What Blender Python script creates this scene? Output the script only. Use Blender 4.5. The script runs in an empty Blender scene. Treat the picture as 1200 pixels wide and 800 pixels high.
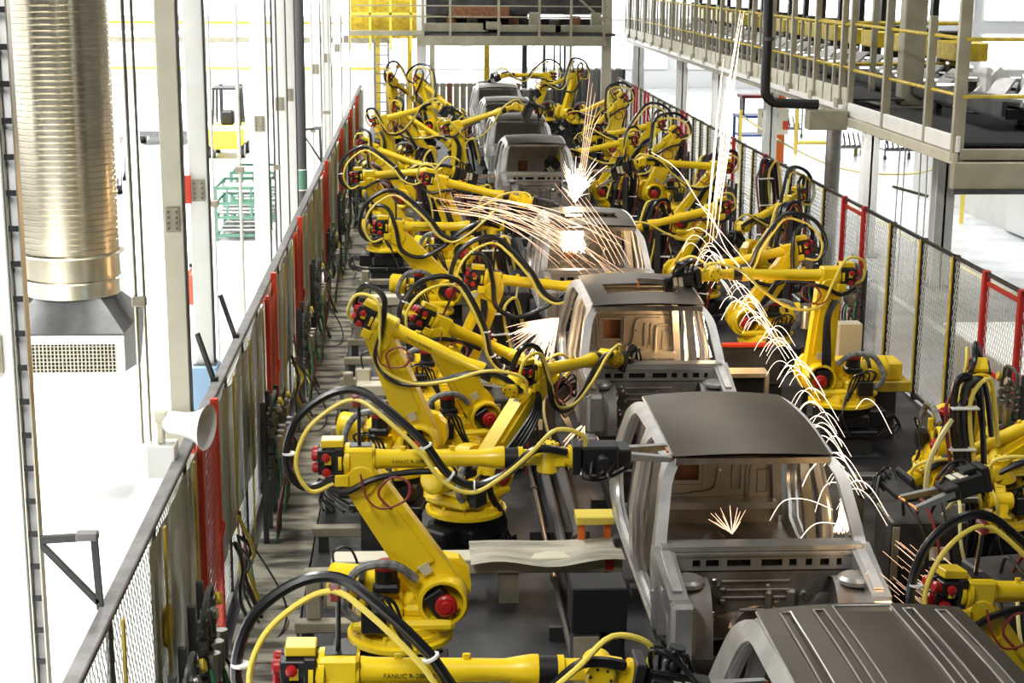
import bpy, bmesh, math, random
from mathutils import Vector, Matrix
from mathutils.geometry import tessellate_polygon
random.seed(7)
R = math.radians
sc = bpy.context.scene
col = sc.collection
PI = math.pi

# ------------------------------------------------------------------ camera
cd = bpy.data.cameras.new('camera'); cam = bpy.data.objects.new('camera', cd); col.objects.link(cam)
PITCH, YAW, ROLL = R(13.0), math.atan(115*math.cos(R(13.0))/1880), R(0.4)
fwd = Vector((math.sin(YAW)*math.cos(PITCH), math.cos(YAW)*math.cos(PITCH), -math.sin(PITCH)))
r0 = Vector((math.cos(YAW), -math.sin(YAW), 0)); u0 = r0.cross(fwd)
rr = r0*math.cos(ROLL)+u0*math.sin(ROLL); uu = u0*math.cos(ROLL)-r0*math.sin(ROLL)
m3 = Matrix((rr, uu, -fwd)).transposed()
cam.matrix_world = Matrix.Translation((0, 0, 5.6)) @ m3.to_4x4()
cd.sensor_width = 36; cd.lens = 1880/1200*36; cd.clip_end = 400; cd.clip_start = .1
sc.camera = cam

# ------------------------------------------------------------------ world, lamps, exposure
w = bpy.data.worlds.new('ambient_fill'); sc.world = w; w.use_nodes = True  # even ambient fill, added in place of the unbuilt ceiling
w.node_tree.nodes['Background'].inputs[0].default_value = (.97, 1.0, 1.0, 1)
w.node_tree.nodes['Background'].inputs[1].default_value = .022
sc.view_settings.view_transform = 'Standard'; sc.view_settings.look = 'None'
sc.view_settings.exposure = 0.4; sc.view_settings.gamma = 1; sc.view_settings.use_curve_mapping = False
sc.cycles.max_bounces = 6; sc.cycles.diffuse_bounces = 3; sc.cycles.glossy_bounces = 3
sc.cycles.transparent_max_bounces = 16; sc.cycles.caustics_reflective = False; sc.cycles.caustics_refractive = False
sc.cycles.sample_clamp_indirect = 6
def area(name, loc, sx, sy, power, color=(1, 1, 1), rot=(0, 0, 0), spread=180):
    l = bpy.data.lights.new(name, 'AREA'); l.shape = 'RECTANGLE'; l.size = sx; l.size_y = sy
    l.energy = power; l.color = color; l.spread = R(spread)
    o = bpy.data.objects.new(name, l); o.location = loc; o.rotation_euler = rot; col.objects.link(o); return o
# high-bay lamp rows of the left aisle, the welding line and the right aisle
area('aisle_lamp_row', (-9, 32, 10), 9, 70, 14000, (1, 1, .98), (0, 0, 0), 80)
area('aisle_lamp_row', (12.0, 38, 9.5), 5, 60, 2700, (1, .99, .97), (0, 0, 0), 85)
for yy in (4, 16, 28, 40, 52):
    area('line_lamp', (-2.6, yy, 9.5), .6, 5, 640, (1, .98, .93), (0, R(-24), 0))
area('line_lamp', (5.2, 30, 9), .5, 50, 420, (1, .97, .92), (0, R(18), 0))
area('back_window_light', (2, 73, 5.5), 30, 4, 900, (1, 1, 1), (R(-80), 0, 0))
area('end_wall_fill', (0, 68, 11), 50, 2, 4000, (1, 1, 1), (R(52), 0, 0))  # fill light added to brighten the far end wall
def point(name, loc, power, color=(1, .62, .28), size=.12):
    l = bpy.data.lights.new(name, 'POINT'); l.energy = power; l.color = color; l.shadow_soft_size = size
    o = bpy.data.objects.new(name, l); o.location = loc; col.objects.link(o)

# ------------------------------------------------------------------ materials
MATS = {}
def mat(name, c, rough=.5, metal=0., c2=None, scale=6., stretch=(1, 1, 1), lo=.35, hi=.65, bump=0., detail=4, alpha=1., emit=0., trans=0., spec=.5, coat=0.):
    m = bpy.data.materials.new(name); m.use_nodes = True; nt = m.node_tree; b = nt.nodes['Principled BSDF']
    b.inputs['Base Color'].default_value = (*c, 1); b.inputs['Roughness'].default_value = rough
    b.inputs['Metallic'].default_value = metal; b.inputs['Specular IOR Level'].default_value = spec
    b.inputs['Coat Weight'].default_value = coat
    if emit: b.inputs['Emission Color'].default_value = (*c, 1); b.inputs['Emission Strength'].default_value = emit
    if alpha < 1: b.inputs['Alpha'].default_value = alpha
    if trans: b.inputs['Transmission Weight'].default_value = trans
    if c2 is not None or bump:
        tc = nt.nodes.new('ShaderNodeTexCoord'); mp = nt.nodes.new('ShaderNodeMapping'); nz = nt.nodes.new('ShaderNodeTexNoise')
        mp.inputs['Scale'].default_value = stretch; nz.inputs['Scale'].default_value = scale; nz.inputs['Detail'].default_value = detail
        nt.links.new(tc.outputs['Object'], mp.inputs[0]); nt.links.new(mp.outputs[0], nz.inputs[0])
        if c2 is not None:
            cr = nt.nodes.new('ShaderNodeValToRGB'); e = cr.color_ramp.elements
            e[0].position = lo; e[0].color = (*c, 1); e[1].position = hi; e[1].color = (*c2, 1)
            nt.links.new(nz.outputs[0], cr.inputs[0]); nt.links.new(cr.outputs[0], b.inputs['Base Color'])
        if bump:
            bp = nt.nodes.new('ShaderNodeBump'); bp.inputs['Strength'].default_value = bump; bp.inputs['Distance'].default_value = .02
            nt.links.new(nz.outputs[0], bp.inputs['Height']); nt.links.new(bp.outputs[0], b.inputs['Normal'])
    MATS[name] = m; return m
M = MATS
mat('aisle_concrete', (.80, .81, .80), .45, c2=(.72, .73, .73), scale=1.2)
mat('right_concrete', (.50, .52, .53), .25, c2=(.36, .38, .40), scale=1.5)
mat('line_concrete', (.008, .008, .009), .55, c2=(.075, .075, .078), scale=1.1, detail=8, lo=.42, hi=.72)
mat('board', (.30, .28, .215), .7, c2=(.035, .031, .022), scale=1.6, stretch=(.9, 2.6, 1), lo=.43, hi=.60, bump=.25, detail=8)
mat('board_pale', (.46, .43, .34), .7, c2=(.2, .19, .15), scale=2.2, stretch=(.7, 3, 1), bump=.2, detail=7)
mat('white_paint', (.82, .82, .79), .4, c2=(.76, .76, .72), scale=2)
mat('cream_paint', (.55, .52, .40), .45, c2=(.5, .47, .36), scale=3)
mat('beige_steel', (.33, .30, .22), .45, c2=(.2, .185, .13), scale=5, lo=.4, hi=.8)
mat('olive_steel', (.34, .32, .235), .42, c2=(.27, .255, .18), scale=3)
mat('dark_plate', (.016, .016, .016), .5, c2=(.05, .05, .05), scale=4)
mat('black', (.008, .008, .009), .42)
mat('black_hose', (.008, .008, .009), .3, spec=.6)
mat('rubber_grey', (.075, .075, .08), .55)
mat('grey_sleeve', (.3, .3, .29), .5, c2=(.1, .1, .1), scale=18)
mat('robot_yellow', (.84, .60, .012), .3, c2=(.74, .50, .008), scale=3, lo=.45, hi=.8, spec=.55)
mat('robot_yellow_dirty', (.72, .49, .01), .42, c2=(.16, .11, .02), scale=5, lo=.52, hi=.8)
mat('hose_yellow', (.78, .62, .10), .35)
mat('hose_cream', (.66, .6, .27), .4)
mat('safety_yellow', (.62, .46, .02), .4, c2=(.4, .3, .03), scale=7)
mat('red', (.42, .012, .012), .35)
mat('bright_red', (.62, .045, .012), .4)
mat('dark_red', (.19, .02, .018), .45)
mat('orange', (.72, .14, .01), .45)
mat('blue', (.02, .07, .33), .45)
mat('pale_blue', (.30, .46, .66), .6)
mat('green', (.03, .16, .07), .45)
mat('pale_green', (.09, .22, .15), .5)
mat('steel', (.38, .38, .37), .33, 1., c2=(.30, .30, .29), scale=9)
mat('chrome', (.62, .62, .60), .22, 1.)
mat('copper', (.6, .25, .09), .35, 1.)
mat('galvanised', (.56, .52, .42), .30, .9, c2=(.44, .41, .33), scale=2.5)
mat('duct_sheet', (.60, .55, .43), .26, 1., c2=(.5, .46, .35), scale=3)
mat('hood_sheet', (.085, .085, .085), .36, .35, c2=(.045, .045, .045), scale=3)
mat('body_steel', (.52, .515, .50), .36, .8, c2=(.40, .395, .38), scale=4)
mat('body_bright', (.76, .755, .74), .34, .75, c2=(.58, .575, .565), scale=5)
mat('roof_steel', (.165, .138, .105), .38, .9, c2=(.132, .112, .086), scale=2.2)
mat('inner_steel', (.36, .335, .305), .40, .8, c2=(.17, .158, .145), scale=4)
mat('panel_steel', (.37, .35, .32), .42, .9, c2=(.29, .27, .25), scale=4)
mat('hole_black', (.004, .004, .004), .8)
mat('rail_tube', (.20, .19, .19), .5, c2=(.13, .125, .12), scale=6)
mat('wire', (.42, .42, .39), .45, .5)
mat('wire_dark', (.10, .10, .10), .5, .4)
mat('red_wire', (.55, .10, .07), .5)
mat('manifold', (.035, .04, .035), .45, c2=(.12, .12, .10), scale=14, lo=.45, hi=.75)
mat('glass_white', (1, 1, 1), .5, emit=2.6)
mat('lamp_white', (1, 1, 1), .5, emit=5.0)
mat('wall_panel', (.72, .73, .72), .6)
mat('ivory', (.72, .68, .52), .5)
mat('van_white', (.85, .85, .83), .25)
mat('tinted_glass', (.25, .25, .23), .15)
mat('lettering', (.03, .022, .005), .5)
mat('rust', (.25, .10, .04), .7, c2=(.12, .05, .02), scale=10)
def emission(name, c, s):
    m = bpy.data.materials.new(name); m.use_nodes = True; nt = m.node_tree; nt.nodes.clear()
    o = nt.nodes.new('ShaderNodeOutputMaterial'); e = nt.nodes.new('ShaderNodeEmission')
    e.inputs[0].default_value = (*c, 1); e.inputs[1].default_value = s; nt.links.new(e.outputs[0], o.inputs[0]); MATS[name] = m
emission('spark_white', (1, .76, .56), 3.6)
emission('spark_warm', (1, .60, .38), 2.2)
emission('spark_core', (1, .82, .6), 9.)
# thin hazy plastic curtain: partly clear, smeared lengthwise
def curtain(name, c1, c2, clear):
    m = bpy.data.materials.new(name); m.use_nodes = True; nt = m.node_tree; nt.nodes.clear()
    o = nt.nodes.new('ShaderNodeOutputMaterial'); mx = nt.nodes.new('ShaderNodeMixShader'); t = nt.nodes.new('ShaderNodeBsdfTransparent')
    b = nt.nodes.new('ShaderNodeBsdfPrincipled'); b.inputs['Roughness'].default_value = .35
    tc = nt.nodes.new('ShaderNodeTexCoord'); mp = nt.nodes.new('ShaderNodeMapping'); mp.inputs['Scale'].default_value = (1, 1.6, .5)
    nz = nt.nodes.new('ShaderNodeTexNoise'); nz.inputs['Scale'].default_value = 2.6; nz.inputs['Detail'].default_value = 6
    cr = nt.nodes.new('ShaderNodeValToRGB'); e = cr.color_ramp.elements
    e[0].position = .38; e[0].color = (*c1, 1); e[1].position = .62; e[1].color = (*c2, 1)
    L = nt.links.new
    L(tc.outputs['Object'], mp.inputs[0]); L(mp.outputs[0], nz.inputs[0]); L(nz.outputs[0], cr.inputs[0]); L(cr.outputs[0], b.inputs['Base Color'])
    mr = nt.nodes.new('ShaderNodeMapRange'); mr.inputs[1].default_value = .3; mr.inputs[2].default_value = .7
    mr.inputs[3].default_value = clear+.22; mr.inputs[4].default_value = clear-.22
    L(nz.outputs[0], mr.inputs[0]); L(mr.outputs[0], mx.inputs[0]); L(b.outputs[0], mx.inputs[1]); L(t.outputs[0], mx.inputs[2]); L(mx.outputs[0], o.inputs[0])
    MATS[name] = m
curtain('plastic_curtain', (.13, .135, .12), (.30, .30, .24), .10)
curtain('green_curtain', (.16, .165, .10), (.28, .28, .18), .10)

# ------------------------------------------------------------------ mesh builder
def catmull(pts, n=6, closed=False):
    P = [Vector(p) for p in pts]
    if len(P) < 3: return P
    out = []; N = len(P)
    rng = range(N) if closed else range(N-1)
    for i in rng:
        if closed: p0, p1, p2, p3 = P[i-1], P[i], P[(i+1) % N], P[(i+2) % N]
        else: p0, p1, p2, p3 = P[max(i-1, 0)], P[i], P[i+1], P[min(i+2, N-1)]
        for k in range(n):
            t = k/n; t2 = t*t; t3 = t2*t
            out.append(.5*((2*p1)+(p2-p0)*t+(2*p0-5*p1+4*p2-p3)*t2+(3*p1-p0-3*p2+p3)*t3))
    if not closed: out.append(P[-1])
    return out
def basis(d):
    d = d.normalized(); a = Vector((0, 0, 1)) if abs(d.z) < .95 else Vector((1, 0, 0))
    x = a.cross(d).normalized(); return x, d.cross(x)
class MB:
    def __init__(s): s.v = []; s.f = []
    def add(s, vs, fs):
        o = len(s.v); s.v += [tuple(v) for v in vs]; s.f += [tuple(i+o for i in f) for f in fs]; return s
    def box(s, x0, x1, y0, y1, z0, z1, k=0.):
        if not k:
            return s.add([(x, y, z) for z in (z0, z1) for y in (y0, y1) for x in (x0, x1)],
                  [(0, 2, 3, 1), (4, 5, 7, 6), (0, 1, 5, 4), (2, 6, 7, 3), (0, 4, 6, 2), (1, 3, 7, 5)])
        c = Vector(((x0+x1)/2, (y0+y1)/2, (z0+z1)/2)); h = Vector((abs(x1-x0)/2, abs(y1-y0)/2, abs(z1-z0)/2)); k = min(k, min(h)*.9)
        bm = bmesh.new(); vs = []
        for sx in (-1, 1):
            for sy in (-1, 1):
                for sz in (-1, 1):
                    for a in range(3):
                        p = Vector((h.x-(k if a != 0 else 0), h.y-(k if a != 1 else 0), h.z-(k if a != 2 else 0)))
                        bm.verts.new((c.x+sx*p.x, c.y+sy*p.y, c.z+sz*p.z))
        r = bmesh.ops.convex_hull(bm, input=bm.verts); bmesh.ops.dissolve_limit(bm, angle_limit=.01, verts=bm.verts, edges=bm.edges)
        bm.verts.index_update()
        s.add([v.co for v in bm.verts], [[v.index for v in f.verts] for f in bm.faces]); bm.free(); return s
    def cbox(s, c, d, k=0.):
        return s.box(c[0]-d[0]/2, c[0]+d[0]/2, c[1]-d[1]/2, c[1]+d[1]/2, c[2]-d[2]/2, c[2]+d[2]/2, k)
    def bar(s, p, q, wd, ht, w2=None, h2=None):
        p, q = Vector(p), Vector(q); x, y = basis(q-p); w2 = wd if w2 is None else w2; h2 = ht if h2 is None else h2
        vs = [p+x*a*wd/2+y*b*ht/2 for a, b in ((-1, -1), (1, -1), (1, 1), (-1, 1))]+[q+x*a*w2/2+y*b*h2/2 for a, b in ((-1, -1), (1, -1), (1, 1), (-1, 1))]
        return s.add(vs, [(3, 2, 1, 0), (4, 5, 6, 7), (0, 1, 5, 4), (1, 2, 6, 5), (2, 3, 7, 6), (3, 0, 4, 7)])
    def lathe(s, o, axis, prof, n=20, cap=True):
        o = Vector(o); d = Vector(axis).normalized(); x, y = basis(d); vs = []; fs = []
        for t, r in prof:
            for i in range(n):
                a = 2*PI*i/n; vs.append(o+d*t+(x*math.cos(a)+y*math.sin(a))*r)
        m = len(prof)
        for j in range(m-1):
            for i in range(n):
                k = (i+1) % n; fs.append((j*n+i, j*n+k, (j+1)*n+k, (j+1)*n+i))
        if cap:
            fs.append(tuple(reversed(range(n)))); fs.append(tuple((m-1)*n+i for i in range(n)))
        return s.add(vs, fs)
    def cyl(s, p, q, r, r2=None, n=12, cap=True):
        p, q = Vector(p), Vector(q); return s.lathe(p, q-p, [(0, r), ((q-p).length, r if r2 is None else r2)], n, cap)
    def tube(s, pts, r, n=7, sub=6, closed=False):
        P = catmull(pts, sub, closed) if sub > 1 else [Vector(p) for p in pts]
        vs = []; fs = []; N = len(P); x = None
        for i, p in enumerate(P):
            if closed: d = P[(i+1) % N]-P[i-1]
            else: d = P[min(i+1, N-1)]-P[max(i-1, 0)]
            if d.length < 1e-9: d = Vector((0, 0, 1))
            d.normalize()
            if x is None: x, _ = basis(d)
            x = (x-d*x.dot(d))
            if x.length < 1e-6: x, _ = basis(d)
            x.normalize(); y = d.cross(x)
            rr_ = r if not callable(r) else r(i/(N-1))
            for k in range(n):
                a = 2*PI*k/n; vs.append(p+(x*math.cos(a)+y*math.sin(a))*rr_)
        for j in range(N if closed else N-1):
            j2 = (j+1) % N
            for i in range(n):
                k = (i+1) % n; fs.append((j*n+i, j*n+k, j2*n+k, j2*n+i))
        if not closed:
            fs.append(tuple(reversed(range(n)))); fs.append(tuple((N-1)*n+i for i in range(n)))
        return s.add(vs, fs)
    def plate(s, outer, holes, fn, fn2):
        """flat polygon with holes in 2-D, carried to two skins by fn / fn2 and closed along every edge"""
        loops = [outer]+list(holes); tri = tessellate_polygon([[Vector((a, b, 0)) for a, b in l] for l in loops])
        flat = [p for l in loops for p in l]; N = len(flat)
        vs = [fn(*p) for p in flat]+[fn2(*p) for p in flat]
        fs = [tuple(t) for t in tri]+[tuple(N+i for i in reversed(t)) for t in tri]; o = 0
        for l in loops:
            n = len(l)
            for i in range(n): a = o+i; b = o+(i+1) % n; fs.append((a, b, b+N, a+N))
            o += n
        return s.add(vs, fs)
    def grid(s, nx, ny, fn):
        vs = [fn(i/nx, j/ny) for j in range(ny+1) for i in range(nx+1)]
        return s.add(vs, [(j*(nx+1)+i, j*(nx+1)+i+1, (j+1)*(nx+1)+i+1, (j+1)*(nx+1)+i) for j in range(ny) for i in range(nx)])
    def mesh(s, name, m, ang=32, fix=True):
        me = bpy.data.meshes.new(name); me.from_pydata(s.v, [], s.f); me.materials.append(m if not isinstance(m, str) else MATS[m])
        if fix:
            bm = bmesh.new(); bm.from_mesh(me); bmesh.ops.recalc_face_normals(bm, faces=bm.faces); bm.to_mesh(me); bm.free()
        me.polygons.foreach_set('use_smooth', [True]*len(me.polygons)); me.set_sharp_from_angle(angle=R(ang)); me.update(); return me
    def build(s, name, m, parent=None, loc=None, ang=32, fix=True):
        return link(name, s.mesh(name, m, ang, fix), parent, loc)
def link(name, me, parent=None, loc=None, mx=None):
    o = bpy.data.objects.new(name, me); col.objects.link(o)
    if parent: o.parent = parent
    if loc: o.location = loc
    if mx is not None: o.matrix_basis = mx
    return o
def tag(o, label=None, cat=None, group=None, kind=None):
    if label: o['label'] = label
    if cat: o['category'] = cat
    if group: o['group'] = group
    if kind: o['kind'] = kind
    return o
def thing(name, label, cat, loc=(0, 0, 0), rz=0, group=None):
    o = bpy.data.objects.new(name, None); col.objects.link(o); o.location = loc; o.rotation_euler = (0, 0, rz); o.empty_display_size = .2
    return tag(o, label, cat, group)
def text(body, size, m, parent, mx, name='lettering', depth=.0015):
    cu = bpy.data.curves.new(name, 'FONT'); cu.body = body; cu.size = size; cu.extrude = depth; cu.align_x = 'CENTER'; cu.align_y = 'CENTER'; cu.resolution_u = 2
    t = bpy.data.objects.new(name+'_source', cu); col.objects.link(t); dg = bpy.context.evaluated_depsgraph_get(); dg.update()
    me = bpy.data.meshes.new_from_object(t.evaluated_get(dg)); bpy.data.objects.remove(t); me.materials.clear(); me.materials.append(MATS[m])
    return link(name, me, parent, None, mx)
T = Matrix.Translation
def RX(a): return Matrix.Rotation(R(a), 4, 'X')
def RY(a): return Matrix.Rotation(R(a), 4, 'Y')
def RZ(a): return Matrix.Rotation(R(a), 4, 'Z')
# ------------------------------------------------------------------ setting
def struct(o): o['kind'] = 'structure'; return o
struct(MB().box(-30, -1.72, -4, 90, -.12, 0).build('floor', 'aisle_concrete'))
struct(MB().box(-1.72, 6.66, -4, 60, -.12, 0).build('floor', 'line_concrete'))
struct(MB().box(-1.72, 6.66, 60, 90, -.12, 0).build('floor', 'aisle_concrete'))
struct(MB().box(6.66, 34, -4, 90, -.12, 0).build('floor', 'right_concrete'))
# painted lane lines
struct(MB().box(-2.86, -2.78, 6, 70, 0, .004).build('trim_1', 'wall_panel'))
struct(MB().box(8.35, 8.5, 8, 70, 0, .004).build('trim_2', 'white_paint'))
struct(MB().box(10.6, 10.72, 8, 70, 0, .004).build('trim_3', 'hose_cream'))
# far end wall with a band of bright windows; upper row added for brightness
wb = struct(MB().box(-30, 34, 80, 80.3, 0, 9).build('wall_back', 'wall_panel'))
n = 0
for k in range(12):
    x0 = -28+k*5.1
    for z0, z1 in ((.9, 2.75), (3.3, 6.2)):
        n += 1
        wn = struct(MB().box(x0, x0+4.7, 79.9, 80.0, z0, z1).build('window_%d' % n, 'white_paint'))
        for c in range(3):
            MB().box(x0+.1+c*1.53, x0+1.53+c*1.53, 79.86, 79.92, z0+.1, z1-.1).build('pane', 'glass_white', wn)
wl = struct(MB().box(-30.3, -30, -4, 80, 0, 9).build('wall_left', 'wall_panel'))
for k in range(8):
    n += 1; y0 = 4+k*9.3
    wn = struct(MB().box(-30, -29.9, y0, y0+8, 1.0, 5.5).build('window_%d' % n, 'white_paint'))
    for c in range(4):
        MB().box(-29.92, -29.86, y0+.15+c*1.95, y0+1.95+c*1.95, 1.15, 5.35).build('pane', 'glass_white', wn)
struct(MB().box(33.7, 34, -4, 80, 0, 9).build('wall_right', 'wall_panel'))
# white partition of the right aisle with door leaves
pt = struct(MB().box(13.2, 13.4, 27, 42.0, 0, 2.97).build('wall_partition', 'white_paint'))
for i, y0 in enumerate((28.1, 30.6, 33.3)):
    dr = struct(MB().box(13.1, 13.2, y0, y0+1.5, .05, 2.5).build('door_%d' % (i+1), 'van_white'))
    MB().box(13.06, 13.1, y0+.25, y0+.8, 1.3, 2.2).build('pane', 'tinted_glass', dr)
    MB().cyl((13.04, y0+1.3, 1.0), (13.04, y0+1.3, 1.35), .02).build('door_handle', 'steel', dr)

# ------------------------------------------------------------------ board walkway on the left
wk = thing('walkway', 'long run of worn grey plywood sheets between the left fence and the robots', 'walkway', (-1.33, 20, 0))
yy = 5.6; k = 0
while yy < 50:
    L = random.uniform(1.0, 1.45); gap = .012
    lift = random.uniform(0, .018)
    b = MB(); mA, mB = -.27, .27
    curl = .05 if k % 5 == 2 else .008
    def fn(u, v, L=L, curl=curl, yy=yy): return (mA+(mB-mA)*u, yy-20+(L-gap)*v, .035+lift+curl*max(0, v-.75)*4*(.5+u*.5))
    b.grid(3, 6, fn); nv = len(b.v)
    b2 = MB(); b2.v = list(b.v)+[(p[0], p[1], p[2]-.03) for p in b.v]; b2.f = list(b.f)+[tuple(nv+i for i in reversed(f)) for f in b.f]
    rim = [i for i in range(4)]+[j*4+3 for j in range(1, 7)]+[6*4+i for i in (2, 1, 0)]+[j*4 for j in range(5, 0, -1)]
    for i in range(len(rim)): a, c = rim[i], rim[(i+1) % len(rim)]; b2.f.append((a, c, c+nv, a+nv))
    b2.build('sheet', 'board', wk); yy += L; k += 1
# steel sleepers between the boards and the robots
sl = thing('cross_member_row', 'row of low beige steel cross members along the robot bases left of the line', 'steel beams', (-.6, 20, 0))
for i in range(34):
    y0 = 8.0+i*1.18
    MB().box(-.46, .5, y0-20-.06, y0-20+.06, .16, .26, .01).build('cross_member', 'beige_steel', sl)
    if i % 3 == 1: MB().box(-.36, -.24, y0-20+.0, y0-20+.12, .26, .62, .01).build('upright', 'beige_steel', sl)
    MB().box(-.40, -.30, y0-20-.04, y0-20+.04, 0, .16).build('foot', 'dark_plate', sl)
for i, y0 in enumerate((13.0, 17.3, 20.2, 24.4)):
    t = thing('junction_box', ['grey beige junction box on cross members, nearest of the four', 'grey beige junction box beside the board walk, second from the front', 'grey beige junction box beside the board walk, third from the front', 'grey beige junction box beside the board walk, fourth and farthest'][i], 'electric box', (-.72, y0, .26), 0, 'junction boxes along the left robots')
    MB().cbox((0, 0, .16), (.2, .14, .32), .01).build('housing', 'beige_steel', t)
    MB().cbox((0, -.075, .17), (.16, .01, .26)).build('cover', 'cream_paint', t)
    MB().tube([(0, 0, .32), (-.02, 0, .5), (.12, .03, .52), (.2, .05, .3), (.22, .1, .05)], .012).build('cable', 'black_hose', t)
# long beams that cross under the line
for i, y0 in enumerate((13.75, 20.0, 25.7, 31.4)):
    t = thing('floor_beam', ['wide beige beam under a curled mat in front of the nearest pickup cab', 'wide beige beam between the second and third cab', 'wide beige beam behind the third cab', 'wide beige beam far down the line'][i], 'steel beam', (.55, y0, 0), 0, 'beams crossing the line')
    MB().box(-1.35, 1.28, -.13, .13, .3, .44, .01).build('web', 'cream_paint', t)
    MB().grid(14, 3, lambda u, v: (-.1+1.38*u, -.3+.62*v, .452+.03*math.sin(u*9)*(1 if v < .4 else .2)+.03*max(0, u-.8)*3)).build('mat', 'board_pale', t)
    for x in (-.9, .25, .9): MB().box(x-.09, x+.09, -.09, .09, 0, .3).build('leg', 'beige_steel', t)
    MB().box(1.12, 1.2, -.137, -.13, .32, .42).build('red_label', 'bright_red', t)
# pipe run beside the cars
pr = thing('pipe_run', 'bundle of grey pipes on the floor along the left side of the cars', 'pipes', (1.4, 20, 0))
for i, (x, r_, z) in enumerate(((-.18, .025, .2), (-.02, .05, .18), (.16, .06, .2))):
    MB().cyl((x, -13, z), (x, 22, z), r_, n=10).build('pipe', 'rubber_grey' if i else 'steel', pr)
    for j in range(12):
        yj = -11.5+j*2.6+i*.5; MB().lathe((x, yj, z), (0, 1, 0), [(0, r_*1.5), (.09, r_*1.5)], 10).build('coupling', 'steel', pr)
for j in range(14):
    MB().box(-.3, .3, -12+j*2.4, -11.94+j*2.4, 0, .12).build('pipe_support', 'dark_plate', pr)
# skid conveyor under the bodies
cv = thing('skid_conveyor', 'dark floor conveyor with two long rails under the truck cabs', 'conveyor', (2.56, 20, 0))
for s in (-1, 1):
    MB().box(s*.55-.06, s*.55+.06, -17, 36, .18, .36, .01).build('rail', 'dark_plate', cv)
    MB().box(s*.55-.015, s*.55+.015, -17, 36, .36, .40).build('wear_strip', 'steel', cv)
for j in range(44): MB().cyl((-.5, -16.5+j*1.2, .28), (.5, -16.5+j*1.2, .28), .04, n=8).build('roller', 'steel', cv)
for j in range(22): MB().box(-.75, .75, -16+j*2.4, -15.86+j*2.4, 0, .18).build('bearer', 'dark_plate', cv)
# ------------------------------------------------------------------ welding robots: shared part meshes
def outline(r0_, r1_, L, n=10):
    """2-D stadium-like link: circle r0 at origin, r1 at height L"""
    pts = []
    for i in range(n+1):
        t = PI+PI*i/n; pts.append((r0_*math.cos(t), r0_*math.sin(t)))
    for i in range(n+1):
        t = PI*i/n; pts.append((r1_*math.cos(t), L+r1_*math.sin(t)))
    return pts
P = {}
KS = {'fore': (.62, .62, .62), 'arm': (.74, .8, 1.), 'wrist': (.78, .78, .78)}
def proto(key, frame, mb, m, ang=32):
    k = KS.get(frame)
    if k and key != 'forearm' and key not in ('wrist_seal', 'wrist_body'):
        mb.v = [((x*k[0] if frame != 'fore' or x < .2 else .124+(x-.2)), y*k[1], z*k[2]) for x, y, z in mb.v]
    elif k: mb.v = [(x, y*k[1], z*k[2]) for x, y, z in mb.v]
    if key in ('shoulder_ring', 'shoulder_motor', 'shoulder_motor_cap'): mb.v = [(x, y, z*.74) for x, y, z in mb.v]
    P[key] = (frame, mb.mesh(key, m, ang))
Z2 = .68
# base casting and pedestal (frame 'base', z from 0; pedestal height is added by a second plate)
b = MB().box(-.36, .36, -.36, .36, .0, .08, .01).box(-.28, .28, -.28, .28, .08, .26, .03); b.lathe((0, 0, .24), (0, 0, 1), [(0, .30), (.10, .33)], 24)
b.box(-.52, -.26, -.14, .14, .06, .28, .02)
proto('base', 'base', b, 'black')
b = MB()
for a in range(8):
    t = 2*PI*a/8; b.cyl((.42*math.cos(t), .42*math.sin(t), .04), (.42*math.cos(t), .42*math.sin(t), .1), .025, n=6)
for a in range(5): b.tube([(-.5, -.1+.05*a, .17), (-.62, -.1+.06*a, .2), (-.7, -.15+.08*a, .05), (-.6+.1*a, -.4, .02)], .014, 6, 4)
proto('base_cables', 'base', b, 'black_hose')
# turntable
b = MB().lathe((0, 0, .34), (0, 0, 1), [(0, .37), (.015, .395), (.05, .395), (.06, .36), (.10, .35)], 30)
b.lathe((.04, 0, .42), (0, 0, 1), [(0, .31), (.08, .29)], 24)
for a in range(10):
    t = 2*PI*a/10; b.cyl((.34*math.cos(t), .34*math.sin(t), .40), (.34*math.cos(t), .34*math.sin(t), .47), .02, n=6)
proto('turntable', 'turret', b, 'robot_yellow')
# turret: saddle + yoke cheek
b = MB().box(-.36, .40, -.26, .24, .47, .56, .03)
b.plate([(-.30, .5), (.46, .5), (.53, .62), (.52, .78), (.44, .88), (.30, .90), (.14, .82), (-.02, .8), (-.26, .8)], [], lambda x, z: (x, .17, z), lambda x, z: (x, .29, z))
b.box(-.28, .02, -.2, .18, .54, .66, .03); b.box(.02, .2, -.16, .18, .54, .64, .03)
b.box(-.30, -.25, -.2, -.14, .56, .80, .012)
proto('turret', 'turret', b, 'robot_yellow')
b = MB().lathe((.312, .17, Z2), (0, 1, 0), [(-.02, .22), (.13, .22), (.15, .19), (.17, .19)], 24)
proto('shoulder_hub', 'turret', b, 'robot_yellow')
b = MB().lathe((-.10, -.05, .78), (0, 0, 1), [(0, .085), (.12, .085)], 16).box(-.2, 0, -.15, .05, .72, .80, .02)
proto('waist_motor', 'turret', b, 'black')
b = MB().lathe((-.10, -.05, .90), (0, 0, 1), [(0, .09), (.035, .09), (.05, .06), (.06, .06)], 16)
proto('waist_motor_cap', 'turret', b, 'red')
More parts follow.
